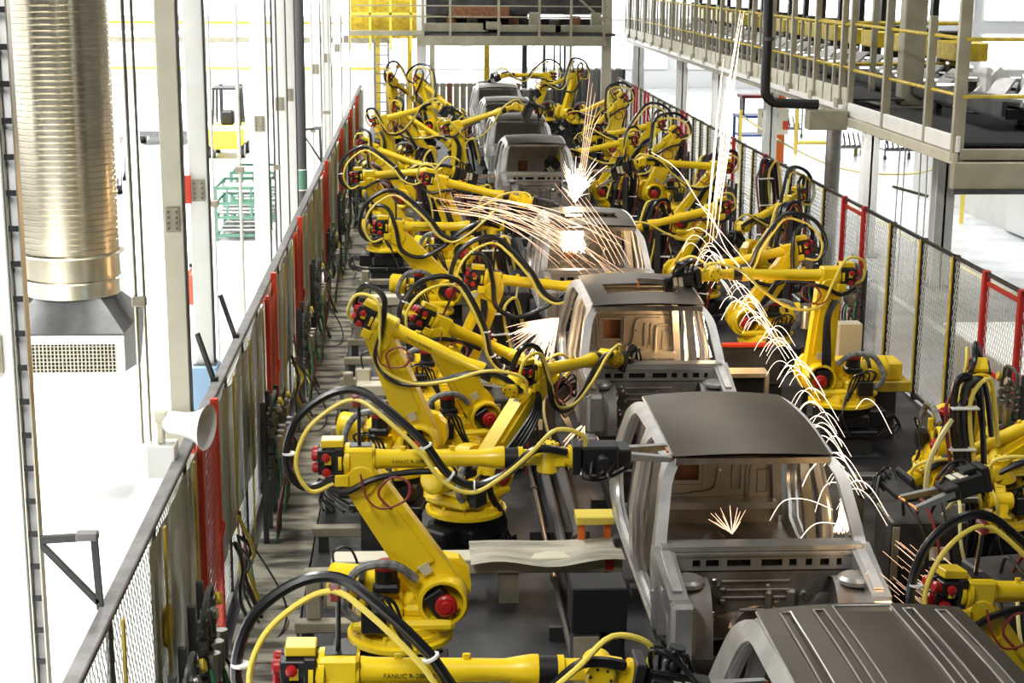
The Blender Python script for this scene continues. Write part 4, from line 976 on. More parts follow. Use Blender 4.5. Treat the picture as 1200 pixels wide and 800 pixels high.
t = thing('red_cart', 'red tool tray standing on the blue work table', 'tray', (11.1, 52.3, 1.08)); MB().box(-.6, .6, -.4, .4, .55, .65).build('tray', 'dark_red', t)
for a in (-.5, .5): MB().box(a-.03, a+.03, -.3, .3, 0, .55).build('side', 'dark_plate', t)
t = thing('notice_board', 'pale yellow notice box with dark lettering and a red square', 'sign', (10.35, 46.5, 0))
MB().box(-.45, .45, -.06, .06, 1.0, 1.75, .01).build('board', 'ivory', t); MB().box(.28, .45, -.07, -.06, 1.15, 1.4).build('red_square', 'bright_red', t); MB().box(-.05, .05, -.05, .05, 0, 1.0).build('stand_post', 'steel', t)
text('BE113', .2, 'dark_plate', t, T((-.1, -.062, 1.56))@RX(90))
t = thing('yellow_arch', 'yellow tubular guard frame on the right aisle floor', 'guard', (12.4, 50.5, 0))
MB().tube([(-.4, 0, 0), (-.4, 0, 2.3), (.0, 0, 2.6)], .06, 8, 1).build('upright', 'hose_yellow', t); MB().tube([(-.4, 0, .35), (1.6, 0, .35)], .06, 8, 1).build('guard_rail', 'hose_yellow', t); MB().cyl((1.55, 0, 0), (1.55, 0, .38), .06).build('stub_post', 'hose_yellow', t)
for i, (x, y) in enumerate(((13.6, 50), (14.9, 49.2), (12.9, 56))):
    t = thing('wire_basket', ['wire basket trolley of silvery parts right of the yellow guard frame', 'second wire basket trolley farther right', 'wire basket trolley behind the yellow guard frame'][i], 'trolley', (x, y, 0), 0, 'wire basket trolleys')
    for a in (-.5, .5):
        for c in (-.4, .4): MB().box(a-.02, a+.02, c-.02, c+.02, .1, 1.1).build('post', 'steel', t); MB().cyl((a-.03, c, .06), (a+.03, c, .06), .07).build('caster', 'black', t)
    for k in range(6): MB().box(-.5, .5, -.41, -.39, .3+.15*k, .32+.15*k).build('wire_rail', 'steel', t)
    MB().box(-.5, .5, -.4, .4, .26, .30).build('deck', 'steel', t)
    for k in range(6): MB().cyl((-.4+.16*k, -.2, .3), (-.35+.15*k, .2, .62), .09, n=8).build('part', 'chrome', t)
t = thing('sagging_rope', 'pale yellow rope sagging across the right aisle', 'rope', (9.5, 40, 0)); MB().tube([(-.2, 6, 1.6), (.6, 3, 1.0), (1.4, 0, .75), (2.3, -3, 1.05), (3.0, -4, 1.7)], .03, 6).build('rope', 'hose_cream', t)
for xx, yy_ in ((-.2, 6), (3.0, -4)): MB().box(xx-.04, xx+.04, yy_-.04, yy_+.04, 0, 1.75).build('post', 'hose_yellow', t)
t = thing('hanging_tool_bar', 'white cables with a grey cross bar hanging under the mezzanine edge', 'hanger', (8.75, 28.0, 0))
for a in (-.22, -.12, .16, .28): MB().tube([(a*.5, 0, 3.1), (a, 0, 2.6), (a*1.05, 0, .05)], .012, 6, 3).build('cable', 'white_paint', t)
MB().bar((-.34, -.1, 1.92), (.36, .1, 1.72), .06, .05).build('cross_bar', 'beige_steel', t); MB().lathe((0, 0, 3.0), (0, 0, 1), [(0, .1), (.1, .1)], 10).build('hook_plate', 'hose_yellow', t)
t = thing('sheet_stack', 'low covered stack behind the right fence, grey with a white top', 'stack', (8.0, 19.8, 0))
MB().box(-.6, .9, -1.6, 1.9, 0, .75, .05).build('crate', 'beige_steel', t); MB().box(-.62, .92, -1.62, 1.92, .75, .82, .02).build('cover', 'white_paint', t)
t = thing('control_cabinet', 'tall white cabinet with a dark screen outside the right fence', 'cabinet', (8.1, 15.6, 0)); MB().box(-.35, .35, -.4, .4, 0, 1.9, .02).build('housing', 'white_paint', t); MB().box(-.37, -.35, -.2, .15, .9, 1.25).build('screen', 'hole_black', t); MB().cbox((-.36, .25, 1.4), (.03, .1, .1), .01).build('switch', 'dark_plate', t)
# ------------------------------------------------------------------ mezzanine with conveyor, right
XM = 7.62
mz = thing('mezzanine', 'beige steel mezzanine with dark grating floor and railing in the upper right', 'platform', (XM, 25, 0))
MB().box(0, 8, -2.75, 3.2, 3.24, 3.28).box(0.1, 8, -2.7, 3.1, 3.0, 3.04).build('grating_floor', 'black', mz)
MB().box(-.1, -.02, -2.8, 3.2, 2.98, 3.14, .01).build('lower_fascia', 'cream_paint', mz); MB().box(-.06, 0, -2.8, 3.2, 3.15, 3.38, .01).build('kick_board', 'white_paint', mz)
e = MB().box(-.1, 8, -2.9, -2.72, 2.64, 3.02, .01).build('end_beam', 'olive_steel', mz); MB().box(-.1, 8, -2.95, -2.68, 2.58, 2.64).build('beam_flange', 'dark_plate', e)
MB().box(0, 8, -2.78, -2.72, 3.04, 3.2, .01).build('end_kick_board', 'olive_steel', mz)
c_ = MB().box(-.78, -.1, 2.85, 3.2, 2.92, 3.26, .01).build('corner_block', 'olive_steel', mz)
for yv, z0, z1, wd in ((-2.72, 3.02, 5.9, .13), (-1.3, 2.98, 5.0, .09), (.9, 2.95, 5.8, .10), (3.1, 3.0, 5.6, .08)):
    p_ = MB().box(-wd*.8, wd*.5, yv-.05, yv+.05, z0, z1, .008).build('rail_post', 'olive_steel', mz)
    MB().cyl((-wd*.2, yv-.06, z0+.12), (-wd*.2, yv-.045, z0+.12), .03, n=8).cyl((-wd*.2, yv-.06, z0+.24), (-wd*.2, yv-.045, z0+.24), .03, n=8).build('bolt', 'black', p_)
for z in (3.93, 4.72): MB().cyl((.02, -2.8, z), (.02, 5.6, z+.02), .028, n=8).build('handrail', 'safety_yellow', mz)
for z in (3.95, 4.70): MB().cyl((-.0, 5.0, z), (2.6, 5.0, z), .035, n=8).build('cross_handrail', 'safety_yellow', mz)
for z in (3.93, 4.72): MB().cyl((.02, -2.76, z), (8, -2.76, z), .028, n=8).build('end_handrail', 'safety_yellow', mz)
for xv in (.9, 1.7, 2.6): MB().box(xv-.05, xv+.05, 4.95, 5.05, 3.28, 5.6).build('inner_post', 'olive_steel', mz)
MB().box(1.05, 1.45, 3.6, 3.95, 3.28, 6.2, .02).build('support_column', 'olive_steel', mz)
# far catwalk
fc = thing('catwalk', 'long beige catwalk with slatted railing running to the far end on the right', 'platform', (XM, 44, 0))
MB().box(0, 1.0, -15.8, 15, 3.40, 3.44).build('walk_floor', 'dark_plate', fc); MB().box(-.05, .0, -15.8, 15, 3.30, 3.62, .01).build('fascia', 'cream_paint', fc); MB().box(-.12, -.05, -15.8, 15, 3.22, 3.32, .01).build('lower_channel', 'white_paint', fc)
MB().box(-.02, 3.4, -15.8, 15, 3.10, 3.22).build('under_deck', 'beige_steel', fc)
for k in range(16):
    yv = -15.4+k*1.95
    p_ = MB().box(-.09, .02, yv-.05, yv+.05, 3.26, 5.6, .008).build('rail_post', 'olive_steel', fc)
    MB().cbox((-.08, yv, 3.34), (.12, .26, .16), .01).build('post_foot', 'olive_steel', p_)
    for d in (.65, 1.3): MB().box(-.05, .0, yv+d-.03, yv+d+.03, 3.3, 4.75).build('baluster', 'olive_steel', fc)
for z in (3.98, 4.72): MB().cyl((-.03, -15.8, z), (-.03, 15, z), .025, n=6).build('handrail', 'safety_yellow', fc)
cvr = thing('overhead_conveyor', 'dark conveyor loaded with grey castings beside the catwalk', 'conveyor', (9.5, 44, 0))
MB().box(-.6, .6, -20, 14, 3.45, 3.60).build('bed', 'black', cvr)
for s in (-1, 1): MB().box(s*.62-.04, s*.62+.04, -20, 14, 3.5, 3.72).build('side_rail', 'dark_plate', cvr)
for k in range(9): MB().box(-.05, .05, -19+k*4-.05, -19+k*4+.05, 0 if False else 3.2, 3.45).build('leg', 'beige_steel', cvr)
G = 'castings on the overhead conveyor'
for k in range(26):
    y_ = 24.4+k*1.25
    t = thing('casting', 'grey sheet metal casting on the overhead conveyor, %s from its near end' % ORD[k], 'casting', (9.5, y_, 3.6), random.uniform(-.2, .2), G)
    MB().box(-.45, .45, -.4, .4, 0, .14, .04).build('base', 'steel', t); MB().bar((-.3, -.2, .1), (.1, .2, .34), .3, .05).bar((.3, .2, .1), (.2, -.2, .42), .08, .06).build('flange', 'body_steel', t)
for k in range(17):
    t = thing('yellow_carrier', 'square yellow carrier above the overhead conveyor, %s from the near end of the row' % ORD[k], 'carrier', (10.0, 29.4+k*1.75, 4.06), 0, 'yellow carriers above the overhead conveyor')
    MB().box(-.3, .3, -.55, .55, 0, .34, .02).build('box', 'safety_yellow', t); MB().box(-.06, .06, -.1, .1, .34, 1.6).build('hanger', 'black', t); MB().box(-.2, .2, .62, .86, -.25, .5, .02).build('drive_unit', 'black', t)
tr = thing('carrier_track', 'dark overhead track that the yellow carriers hang from', 'track', (10.0, 44, 5.6)); MB().box(-.1, .1, -20, 14, .06, .2).build('beam', 'olive_steel', tr)
t = thing('rust_rack', 'rust red lifting frame on the mezzanine at the top right corner', 'frame', (11.6, 27.5, 3.28))
for a in (-.8, .8):
    for c in (-.5, .5): MB().box(a-.08, a+.08, c-.08, c+.08, 0, 2.4).build('post', 'rust', t)
for z in (1.3, 1.8, 2.2): MB().box(-.9, .9, -.6, .6, z, z+.16).build('shelf', 'rust', t)
t = thing('press_bed', 'grey machine bed with white brackets on the mezzanine', 'machine', (10.6, 26.6, 3.28))
MB().box(-1.6, 3.0, -.8, .8, .1, .35, .03).build('bed', 'steel', t)
for k in range(6): MB().box(-1.4+k*.8, -1.32+k*.8, -.82, -.4, .35, .85).bar((-1.4+k*.8, -.6, .35), (-1.0+k*.8, -.6, .75), .1, .3).build('bracket', 'white_paint', t)
MB().box(-1.6, 3, -.5, .7, .6, .68, .02).build('cover_sheet', 'body_steel', t)
t = thing('black_pipe', 'thick black pipe bent at a right angle below the catwalk', 'pipe', (6.08, 28.05, 0))
MB().tube([(-.03, 0, 6.2), (-.0, 0, 4.6), (.0, 0, 3.75), (.02, 0, 3.52), (.14, 0, 3.40), (.34, 0, 3.37), (.95, 0, 3.35)], .085, 14, 5).build('pipe', 'black', t)
MB().lathe((.02, 0, 4.45), (0, 0, 1), [(0, .1), (.06, .1)], 14).build('coupling', 'rubber_grey', t)
# ------------------------------------------------------------------ gantry that crosses the line at the far end
gy = 54.0
gt = thing('crossing_gantry', 'beige gantry walkway crossing over the far end of the line', 'platform', (2.2, gy, 0))
MB().box(-2.2, 4.1, -.1, .1, 3.18, 3.5, .01).build('main_beam', 'olive_steel', gt); MB().box(-4.4, -2.0, -.1, .1, 3.5, 3.66, .01).build('side_beam', 'olive_steel', gt)
MB().box(-2, 4.4, 0, 2.2, 3.5, 3.58).build('deck', 'dark_plate', gt)
for x0, x1, z0, z1 in ((-2, 0, 3.62, 3.9), (0.1, .6, 3.7, 3.95), (.6, 2.6, 3.62, 3.85), (2.4, 4.0, 3.62, 3.85)): MB().box(x0, x1, .2, .5, z0, z1, .01).build('channel', 'olive_steel', gt)
for x0 in (-2, -1.1, .5, 1.85, 2.9, 4.0): MB().box(x0-.04, x0+.04, -.12, -.04, 3.4, 5.6).build('rail_post', 'olive_steel', gt)
for z in (4.1, 4.45): MB().box(-4.2, 4.1, -.1, -.05, z, z+.04).build('handrail', 'olive_steel', gt)
MB().bar((2.6, -.05, 5.2), (4.0, -.05, 4.0), .07, .07).build('brace', 'olive_steel', gt)
MB().box(-1.0, .9, .6, 1.6, 4.05, 4.4, .02).build('rust_panel', 'rust', gt); MB().box(-2, 4.3, 2.0, 2.3, 3.6, 4.0).build('dark_panel', 'dark_plate', gt); MB().box(-2, 4.3, 1.6, 2.0, 4.16, 5.2).build('upper_panel', 'dark_plate', gt); MB().box(-2, 1.6, 2.3, 2.5, 3.9, 4.3).build('rear_panel', 'olive_steel', gt)
for k in range(9): MB().box(-1.9+k*.7, -1.55+k*.7, 1.2, 1.55, 3.6, 4.0+.12*(k % 3), .03).build('drive_unit', ['dark_plate', 'rust', 'olive_steel'][k % 3], gt)
for x0 in (-2.05, 4.15): MB().box(x0-.16, x0+.16, .3, .62, 0, 5.5).build('leg', 'white_paint' if x0 < 0 else 'cream_paint', gt)
ys_ = thing('yellow_stair_tower', 'yellow stair and railing tower at the far left end', 'stairs', (-1.0, 56.2, 0))
for x0 in (-1.3, -.6, .1, .8, 1.2): MB().box(x0-.04, x0+.04, 0, .1, 2.9, 5.4).build('rail_post', 'hose_yellow', ys_)
for z in (3.5, 4.1, 4.6): MB().box(-1.3, 1.2, 0, .08, z, z+.08).build('rail', 'hose_yellow', ys_)
MB().box(-1.3, 1.2, .3, 1.3, 3.3, 3.42).build('landing', 'safety_yellow', ys_); MB().box(-1.3, 1.2, 1.2, 1.3, 3.4, 4.9).build('back_panel', 'safety_yellow', ys_)
for x0 in (-.35, .75): MB().box(x0-.08, x0+.08, .2, .4, 0, 3.3).build('leg', 'safety_yellow', ys_)
tw = thing('lattice_mast', 'grey lattice mast behind the farthest left robots', 'mast', (-1.15, 53, 0))
for a in (-.22, .22):
    for c in (-.2, .2): MB().box(a-.03, a+.03, c-.03, c+.03, 0, 3.4).build('chord', 'steel', tw)
for k in range(11): MB().box(-.24, .24, -.22, -.18, .2+.3*k, .24+.3*k).build('rung', 'steel', tw)
for i, x0 in enumerate((4.3, 4.65, 4.85, 5.0, 5.2)):
    t = thing('hanging_pipe', 'slim vertical pipe hanging below the gantry beam, %s from the left' % ['first', 'second', 'third', 'fourth', 'fifth'][i], 'pipe', (x0, 55, 1.2), 0, 'slim pipes below the gantry')
    MB().cyl((0, 0, 0), (0, 0, 2.1), .05 if i == 0 else .03, n=8).build('pipe', 'safety_yellow' if i == 4 else 'dark_plate', t)
for i in range(17):
    t = thing('stacked_panel', '%s grey panel standing upright in the row at the far end, %s from the left' % ('low' if i < 8 else 'tall', ORD[i]), 'panel', (3.05+i*.26, 57+.02*i, 0), R(8), 'grey panels in the far row')
    h = 1.55 if i < 8 else 2.25
    MB().box(-.05, .05, -.5, .5, .25, h, .03).build('sheet', 'beige_steel' if i % 3 == 0 else 'rubber_grey', t); MB().box(-.09, .09, -.4, .4, 0, .25).build('foot', 'rust' if i == 0 else 'dark_plate', t)
t = thing('far_partition', 'low slatted partition behind the farthest cab', 'partition', (1.2, 62, 0))
for i in range(20): MB().box(-2.4+.26*i, -2.2+.26*i, 0, .05, .2, 1.4).build('slat', 'rust' if i % 5 == 4 else 'beige_steel', t)
MB().box(-2.5, 2.9, .05, .1, .1, .2).build('rail', 'steel', t); MB().box(-2.5, 2.9, .05, .1, 1.3, 1.36).build('rail', 'steel', t)
for i, x0 in enumerate((3.0, .9, 4.6)):
    t = thing('far_column', ['white and yellow column behind the far cab', 'grey column behind the farthest left robots', 'thin dark column behind the hanging pipes'][i], 'column', (x0-.3, 63+i, 0)); MB().box(-.1, .1, -.1, .1, 0, 5).build('shaft', ['safety_yellow', 'cream_paint', 'dark_plate'][i], t); MB().box(-.2, .2, -.2, .2, 0, .05).build('base_plate', 'steel', t)
# ------------------------------------------------------------------ things among the robots
t = thing('drive_cabinet', 'black column with a grey plate standing over the pipes left of the nearest cab', 'cabinet', (1.27, 10.75, 0))
MB().box(-.2, .2, -.12, .2, 1.0, 1.34, .01).build('head', 'black', t); MB().box(-.18, .02, -.1, .15, 0, 1.0, .01).build('mast', 'dark_plate', t); MB().box(-.18, .0, -.13, -.1, .45, .97).build('plate', 'beige_steel', t)
MB().cyl((.11, 0, .72), (.11, 0, 1.0), .09, n=14).build('motor', 'black', t); MB().lathe((.11, 0, .68), (0, 0, 1), [(0, .10), (.04, .10)], 14).build('motor_band', 'red', t)
MB().tube([(-.1, -.14, .3), (-.05, -.25, .2), (.08, -.25, .25), (.12, -.15, .5), (.14, -.1, .68)], .008, 5).build('cable', 'hose_cream', t); MB().box(-.26, .26, -.25, .25, 0, .04).build('foot', 'dark_plate', t)
t = thing('clamp_unit', 'floor clamp with blue hoses in front of the nearest cab wheel arch', 'clamp', (1.93, 10.0, 0))
MB().box(-.12, .12, -.12, .12, 0, .62, .01).build('post', 'beige_steel', t); MB().box(-.1, .28, -.1, .1, .62, .78, .03).build('head', 'body_bright', t)
for k in range(3): MB().tube([(-.1, -.12, .3+.1*k), (-.22, -.2, .45+.1*k), (-.1, -.22, .6+.08*k), (.05, -.14, .55+.1*k)], .025, 8).build('blue_hose', 'blue', t)
t = thing('orange_stand', 'small orange stand with a yellow top by the door opening of the nearest cab', 'stand', (1.62, 14.1, 0))
for a in (-.12, .12): MB().box(a-.03, a+.03, -.05, .05, 0, .62).build('leg', 'orange', t)
MB().box(-.18, .18, -.12, .12, .62, .70, .01).build('top', 'hose_yellow', t)
for i, (x, y, l) in enumerate(((5.45, 19.6, 'small white control box on a post behind the tall upright robot'), (3.98, 18.75, 'beige control box right of the second cab'))):
    t = thing('control_box', l, 'electric box', (x, y, 0), 0, 'control boxes on posts')
    if i == 0:
        MB().cbox((0, 0, 1.05), (.3, .22, .48), .01).build('housing', 'cream_paint', t); MB().box(-.04, .04, -.04, .04, 0, .82).build('post', 'dark_plate', t); MB().box(-.32, -.26, .0, .06, .6, 1.6).build('side_bar', 'beige_steel', t); MB().cyl((-.5, .1, 1.2), (-.5, .1, 1.5), .11, n=14).build('valve', 'steel', t); MB().box(-.53, -.47, .07, .13, 0, 1.2).build('valve_post', 'black', t)
    else:
        MB().plate([(-.25, .42), (.25, .42), (.25, .88), (-.25, .88)], [[(-.2, .47), (.2, .47), (.2, .83), (-.2, .83)]], lambda a, z: (a, -.15, z), lambda a, z: (a, .15, z)).build('frame', 'beige_steel', t); MB().box(-.2, .2, -.08, .12, .47, .83).build('monitor', 'hole_black', t); MB().box(-.12, .12, -.1, .1, 0, .42).build('foot', 'dark_plate', t)
t = thing('yellow_crate', 'yellow box frame standing behind the base of the tall upright robot', 'box', (5.6, 18.9, 0)); MB().box(-.5, .3, -.2, .2, .75, .98, .02).build('box', 'robot_yellow', t); MB().box(-.55, .4, -.25, .25, .62, .75, .01).build('tray', 'safety_yellow', t); MB().box(-.4, .25, -.15, .15, 0, .62).build('stand', 'dark_plate', t)
t = thing('red_fixture', 'long red bar on a dark fixture right of the second cab', 'fixture', (4.25, 20.2, 0)); MB().box(-.3, .35, -.06, .04, .84, .89, .01).build('bar', 'bright_red', t); MB().box(-.35, .5, .0, .3, .3, .82, .03).build('body', 'dark_plate', t); MB().box(-.3, .5, -.05, .2, 0, .3).build('base', 'black', t)
for i, (x, y) in enumerate(((4.55, 13.6), (4.9, 12.2), (4.3, 11.6), (1.35, 24.2), (1.2, 17.9), (4.5, 30.5), (1.2, 29))):
    t = thing('weld_transformer', ['dark transformer box on the floor right of the nearest cab roof', 'dark transformer box below the round wrist plate on the right', 'dark transformer box beside the spark streaks at lower right', 'dark transformer box left of the third cab', 'dark transformer box left of the second cab', 'dark transformer box right of the empty station', 'dark transformer box left of the empty station'][i], 'transformer', (x, y, 0), random.uniform(-.4, .4), 'dark transformer boxes')
    MB().box(-.35, .35, -.28, .28, .25, .85, .02).build('housing', 'dark_plate', t); MB().box(-.3, .3, -.22, .22, 0, .25).build('base', 'black', t); MB().box(-.34, -.28, -.30, -.28, .3, .8).build('edge_strip', 'beige_steel', t)
    for k in range(4): MB().tube([(-.2+.12*k, -.1, .85), (-.25+.16*k, -.3, 1.05), (-.1+.1*k, -.55, .7), (-.2+.2*k, -.6, .05)], .016, 6).build('cable', ['black_hose', 'dark_red', 'black_hose', 'hose_cream'][k], t)
    MB().cbox((.1, -.29, .55), (.2, .02, .12)).build('label_plate', 'ivory', t)
for i, (x, y) in enumerate(((4.25, 14.7), (5.0, 14.0), (5.3, 11.2), (4.15, 11.0))):
    t = thing('fixture_post', ['beige post by the round wrist right of the nearest cab', 'short beige fixture post behind the dark transformer', 'beige fixture post near the right edge', 'low beige fixture post by the hose loop'][i], 'post', (x, y, 0), 0, 'beige fixture posts')
    MB().box(-.07, .07, -.07, .07, 0, .8, .01).build('post', 'beige_steel', t); MB().box(-.14, .14, -.14, .14, 0, .03).build('foot', 'dark_plate', t); MB().box(-.1, .2, -.06, .06, .8, .86, .01).build('arm', 'steel', t)

for i, y in enumerate((30.5, 34.0, 38.5, 44.0, 50.0)):
    t = thing('tube_lamp', 'white fluorescent tube lamp below the catwalk edge, %s from the near end' % ORD[i], 'lamp', (8.15, y, 2.95), 0, 'tube lamps below the catwalk')
    MB().box(-.06, .06, -.65, .65, .06, .12, .01).build('housing', 'white_paint', t); MB().cyl((0, -.6, .03), (0, .6, .03), .022, n=8).build('tube', 'lamp_white', t)
    for c in (-.4, .4): MB().box(-.01, .01, c-.01, c+.01, .12, .17).build('hanger', 'steel', t)
    area('tube_light', (8.15, y, 2.94), .1, 1.2, 45, (1, 1, .97))
def hose_riser(x, y, l, h=1., rz=0, strap=False):
    t = thing('hose_riser', l, 'hoses', (x, y, 0), rz, 'upright hose bundles among the robots')
    for k, (dx_, r_, m) in enumerate(((0, .035, 'black_hose'), (.09, .028, 'black_hose'), (.16, .022, 'hose_yellow'), (-.07, .018, 'dark_red'), (.04, .03, 'black_hose'))):
        MB().tube([(dx_+.35, .2, (1.4-.1*k)*h), (dx_+.2, .1, 1.86*h), (dx_, 0, (1.9-.06*k)*h), (dx_-.02, -.02, 1.5*h), (dx_+.06, -.06, 1.0*h), (dx_+.14, -.1, .5*h), (dx_+.1, -.05, .03)], r_, 8).build('hose', m, t)
    for z in (.8, 1.25, 1.65): MB().cbox((.07, -.05, z*h), (.26, .1, .02), .004).build('cable_tie', 'white_paint', t)
    if strap: MB().tube([(-.02, -.02, 1.55), (-.16, -.08, 1.35), (-.26, -.12, 1.12), (-.27, -.12, .85)], .028, 6).build('loose_strap', 'hose_cream', t)
    MB().box(.1, .2, .02, .12, 0, 1.7*h).build('stand', 'dark_plate', t)
hose_riser(5.02, 14.25, 'upright bundle of black hoses with a cream strap right of the nearest cab', 1, 0, True)
for i, (x, y, h, rz, l) in enumerate(((4.2, 22.9, .8, 2.6, 'upright hose bundle right of the second cab rear'), (5.95, 24.6, 1.1, 3.0, 'upright hose bundle by the red gate behind the white control box'), (6.2, 28.6, 1.2, .2, 'tall upright hose bundle near the round standpipe'), (4.35, 27.6, .9, 2.9, 'upright hose bundle right of the empty station'), (5.9, 31.3, 1.1, 3.1, 'upright hose bundle before the spark stream gate'), (4.4, 32.4, .9, 2.7, 'upright hose bundle right of the big spark burst'), (5.9, 35.6, 1.1, 3.0, 'upright hose bundle half way down the right fence'), (4.5, 39.4, 1., 2.8, 'upright hose bundle right of the fifth cab'), (5.7, 44.5, 1.1, 3., 'upright hose bundle near the far right gates'),
      (1.0, 20.9, .7, .3, 'upright hose bundle left of the second cab rear'), (1.05, 24.9, .8, .1, 'upright hose bundle left of the third cab rear'), (.95, 28.2, .9, .4, 'upright hose bundle left of the empty station'), (1.05, 31.2, .8, 0, 'upright hose bundle left before the fourth cab'), (.0, 33.9, 1., .2, 'upright hose bundle behind the bowed left robot'), (1.0, 38.3, .9, .1, 'upright hose bundle left of the fifth cab'), (.9, 42.0, 1., .3, 'farthest upright hose bundle on the left'))):
    hose_riser(x, y, l, h, rz)
# ------------------------------------------------------------------ welding sparks: glowing threads of hot metal hanging in the air
def at(px, py, Y):
    d = fwd+rr*((px-600)/1880)-uu*((py-400)/1880); return Vector((0, 0, 5.6))+d*(Y/d.y)
rs = random.Random(11)
def sparks(name, label, lines, m, r_=.006):
    b = MB()
    for pts in lines:
        P_ = catmull(pts, 6) if len(pts) > 2 else [Vector(p) for p in pts]
        N = len(P_); q = r_*.48*rs.uniform(.6, 1.25)
        b.tube(P_, lambda t: q*(.35+.65*math.sin(PI*min(max(t*.92+.05, .05), .95))), 4, 1)
    o = b.build(name, m, fix=False); tag(o, label, 'sparks', 'sparks of the spot welds', 'stuff'); return o
U = rs.uniform
def ray_burst(c, Y, n, a0, a1, l0, l1, curve=.12, dz=.4):
    out = []
    for _ in range(n):
        a = R(U(a0, a1)); l = U(l0, l1)*U(.5, 1); s0 = U(0, .35)*l
        dx_, dy_ = math.cos(a), -math.sin(a); y1 = Y+U(-dz, dz)
        p = (c[0]+dx_*s0, c[1]+dy_*s0); e = (c[0]+dx_*l, c[1]+dy_*l+l*curve); mdl = ((p[0]+e[0])/2, (p[1]+e[1])/2-l*curve*.4)
        out.append([at(*p, Y), at(*mdl, (Y+y1)/2), at(*e, y1)])
    return out
# big burst at the third cab's rear roof corner
Y = 25.2
sparks('spark_burst', 'white hot burst of sparks shooting up at the rear of the third cab', ray_burst((672, 237), Y, 80, 50, 108, 25, 66)+ray_burst((672, 234), Y, 26, 20, 140, 10, 30), 'spark_white', .008)
sparks('spark_burst', 'dense glowing heart of the big burst behind the third cab roof', ray_burst((674, 237), Y, 110, 58, 108, 10, 46, .05, .15), 'spark_core', .013)
sparks('spark_streak', 'long thin streaks rising from the big burst behind the third cab', [[at(676+k*1.5, 230, Y), at(684+2.2*k, 160, Y+.3), at(691+3.4*k, 85+12*k, Y+.5)] for k in range(5)], 'spark_warm', .009)
sparks('spark_fall', 'column of falling sparks seen through the sunroof and windscreen of the third cab', [[at(672+U(-9, 9), 243+U(0, 6), 24.85), at(672+U(-11, 11), 270, 24.82), at(672+U(-15, 15), 294+U(-8, 3), 24.8)] for _ in range(90)], 'spark_core', .012)
# tall stream right of the line
L_ = []
for _ in range(20):
    t0 = U(0, .5); t1 = U(.65, 1); o_ = U(-12, 12)
    P0 = (858, 60); P1 = (832, 288)
    f = lambda t: (P0[0]+(P1[0]-P0[0])*t+o_*(1-.4*t), P0[1]+(P1[1]-P0[1])*t)
    L_.append([at(*f(t0), 21.2), at(*f((t0+t1)/2), 21.1), at(*f(t1), 21.0)])
for _ in range(4):
    x = U(862, 874); L_.append([at(x, U(12, 30), 21.3), at(x-12, 90, 21.2), at(x-25, 160, 21.1)])
sparks('spark_stream', 'tall bright stream of sparks falling down to the right robots', L_, 'spark_white', .008)
# bouncing arcs along the right side
path = [(818, 282, 22.5), (835, 305, 21.5), (862, 345, 20.), (890, 372, 18.6), (915, 405, 17.2), (940, 445, 15.8), (962, 492, 14.6), (982, 535, 13.5), (1000, 580, 12.6)]
L_ = []
for k in range(56):
    t = k/56*(len(path)-1)+U(-.2, .2); t = min(max(t, 0), len(path)-1.01); i = int(t); f = t-i
    x, y, Yd = (path[i][q]+(path[i+1][q]-path[i][q])*f for q in range(3)); s = U(.5, 1.0)*(.75+.05*i)
    x += U(-14, 8); y += U(-10, 10)
    L_.append([at(x-22*s, y+16*s, Yd), at(x-12*s, y-1*s, Yd), at(x, y-7*s, Yd-.1), at(x+15*s, y+3*s, Yd-.15), at(x+34*s, y+34*s, Yd-.2)])
sparks('spark_arcs', 'swarm of small looping sparks bouncing along the right side of the two nearest cabs', L_, 'spark_white', .0068)
L_ = []
for a in (((763, 178), (795, 200), (828, 250), (880, 314), 22), ((815, 238), (832, 250), (850, 290), (867, 312), 22), ((805, 270), (822, 268), (850, 295), (872, 320), 22), ((820, 292), (838, 290), (858, 325), (890, 380), 20), ((868, 490), (888, 481), (910, 492), (932, 514), 13.6), ((1003, 479), (1014, 467), (1028, 476), (1045, 508), 14.2),
          ((902, 610), (918, 587), (945, 585), (976, 597), 12), ((935, 635), (950, 617), (965, 612), (990, 615), 11.6), ((940, 570), (950, 550), (968, 536), (990, 548), 12.4), ((955, 600), (965, 572), (978, 565), (998, 575), 12), ((830, 330), (850, 318), (880, 350), (905, 390), 19), ((845, 375), (862, 352), (890, 372), (925, 420), 18)):
    L_.append([at(*p, a[4]) for p in a[:4]])
sparks('spark_arcs', 'few long looping sparks crossing the roof of the nearest cab and the right robots', L_, 'spark_white', .0075)
# burst left of the second cab
sparks('spark_burst', 'burst of sparks at the left rear pillar of the second cab', ray_burst((655, 372), 17.5, 130, 185, 262, 20, 78, .06), 'spark_warm', .008)
sparks('spark_burst', 'white hot core of the burst beside the second cab', ray_burst((648, 375), 17.4, 70, 190, 265, 8, 60, .05), 'spark_white', .009)
sparks('spark_shower', 'small shower of sparks under the left sill of the second cab', ray_burst((690, 492), 17.2, 45, 215, 300, 12, 52, .1), 'spark_warm', .006)
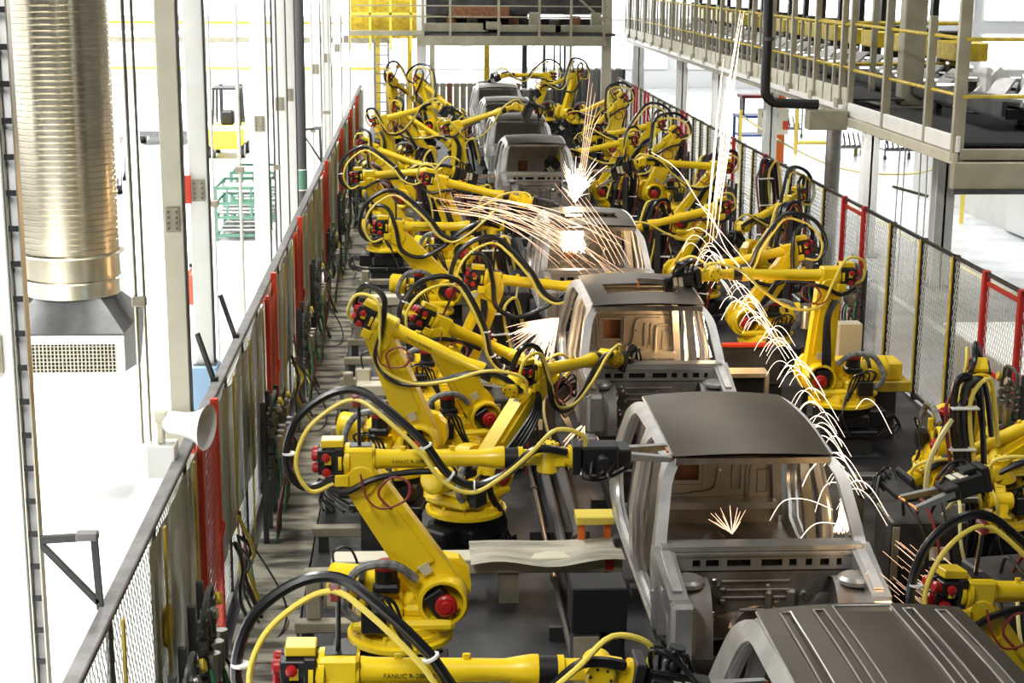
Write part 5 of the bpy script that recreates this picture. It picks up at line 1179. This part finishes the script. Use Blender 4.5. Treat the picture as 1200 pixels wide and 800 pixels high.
# streaks flying left from the third cab
L_ = []
for k in range(24):
    s = U(0, 1); x0, y0 = 505+U(0, 90), 226+U(0, 16)+s*14; x1, y1 = 650+U(0, 90), 268+U(0, 60)
    L_.append([at(x0, y0, 21.2), at((x0*2+x1)/3, y0+(y1-y0)*.13, 21.6), at((x0+2*x1)/3, y0+(y1-y0)*.47, 22), at(x1, y1, 22.3)])
sparks('spark_streak', 'long curved spark streaks flying left in front of the third cab', L_, 'spark_warm', .0075)
sparks('spark_streak', 'slanting sparks across the windscreen of the third cab', [[at(650+k*9, 215+k*4, 22.6), at(690+k*8, 265+k*4, 22.3), at(715+k*6, 310, 22.1)] for k in range(5)], 'spark_warm', .008)
# streaks at lower right
L_ = []
for _ in range(42):
    x, y = U(1030, 1125), U(632, 700); l = U(10, 42); L_.append([at(x, y, 10.4), at(x+l, y+l*.86, 10.2)])
sparks('spark_streak', 'slanting orange spark streaks beside the hose loop at the lower right', L_, 'spark_warm', .005)
# nearest cab
sparks('spark_fall', 'fan of sparks falling inside the right windscreen pillar of the nearest cab', [[at(992+U(-2, 2), 576, 12.6), at(992+U(-9, 9), 598, 12.55), at(990+U(-15, 14), 625+U(-6, 1), 12.5)] for _ in range(80)], 'spark_white', .0045)
sparks('spark_fountain', 'small fountain of sparks behind the cowl of the nearest cab', ray_burst((858, 626), 11.9, 22, 55, 150, 12, 48, .02), 'spark_warm', .005)
sparks('spark_fountain', 'small sparks on the right of the firewall of the nearest cab', ray_burst((1006, 686), 11.1, 16, 20, 170, 6, 30, .2), 'spark_warm', .0045)
sparks('spark_fall', 'bright column of sparks at the right of the back panel in the second cab', [[at(818+U(-7, 7), 366+U(0, 8), 19.2), at(820+U(-9, 9), 392, 19.18), at(822+U(-12, 12), 417+U(-5, 2), 19.15)] for _ in range(110)], 'spark_core', .011)
for loc, p in ((at(672, 225, 25.2), 160), (at(672, 275, 24.6), 25), (at(822, 385, 18.9), 95), (at(832, 270, 21), 70), (at(645, 385, 17.6), 60), (at(992, 595, 12.4), 12), (at(858, 615, 12.2), 4), (at(1006, 690, 11.0), 7), (at(900, 390, 18), 14), (at(1080, 670, 10.3), 14), (at(690, 505, 17.2), 10)):
    point('weld_glow', loc, p*.6)
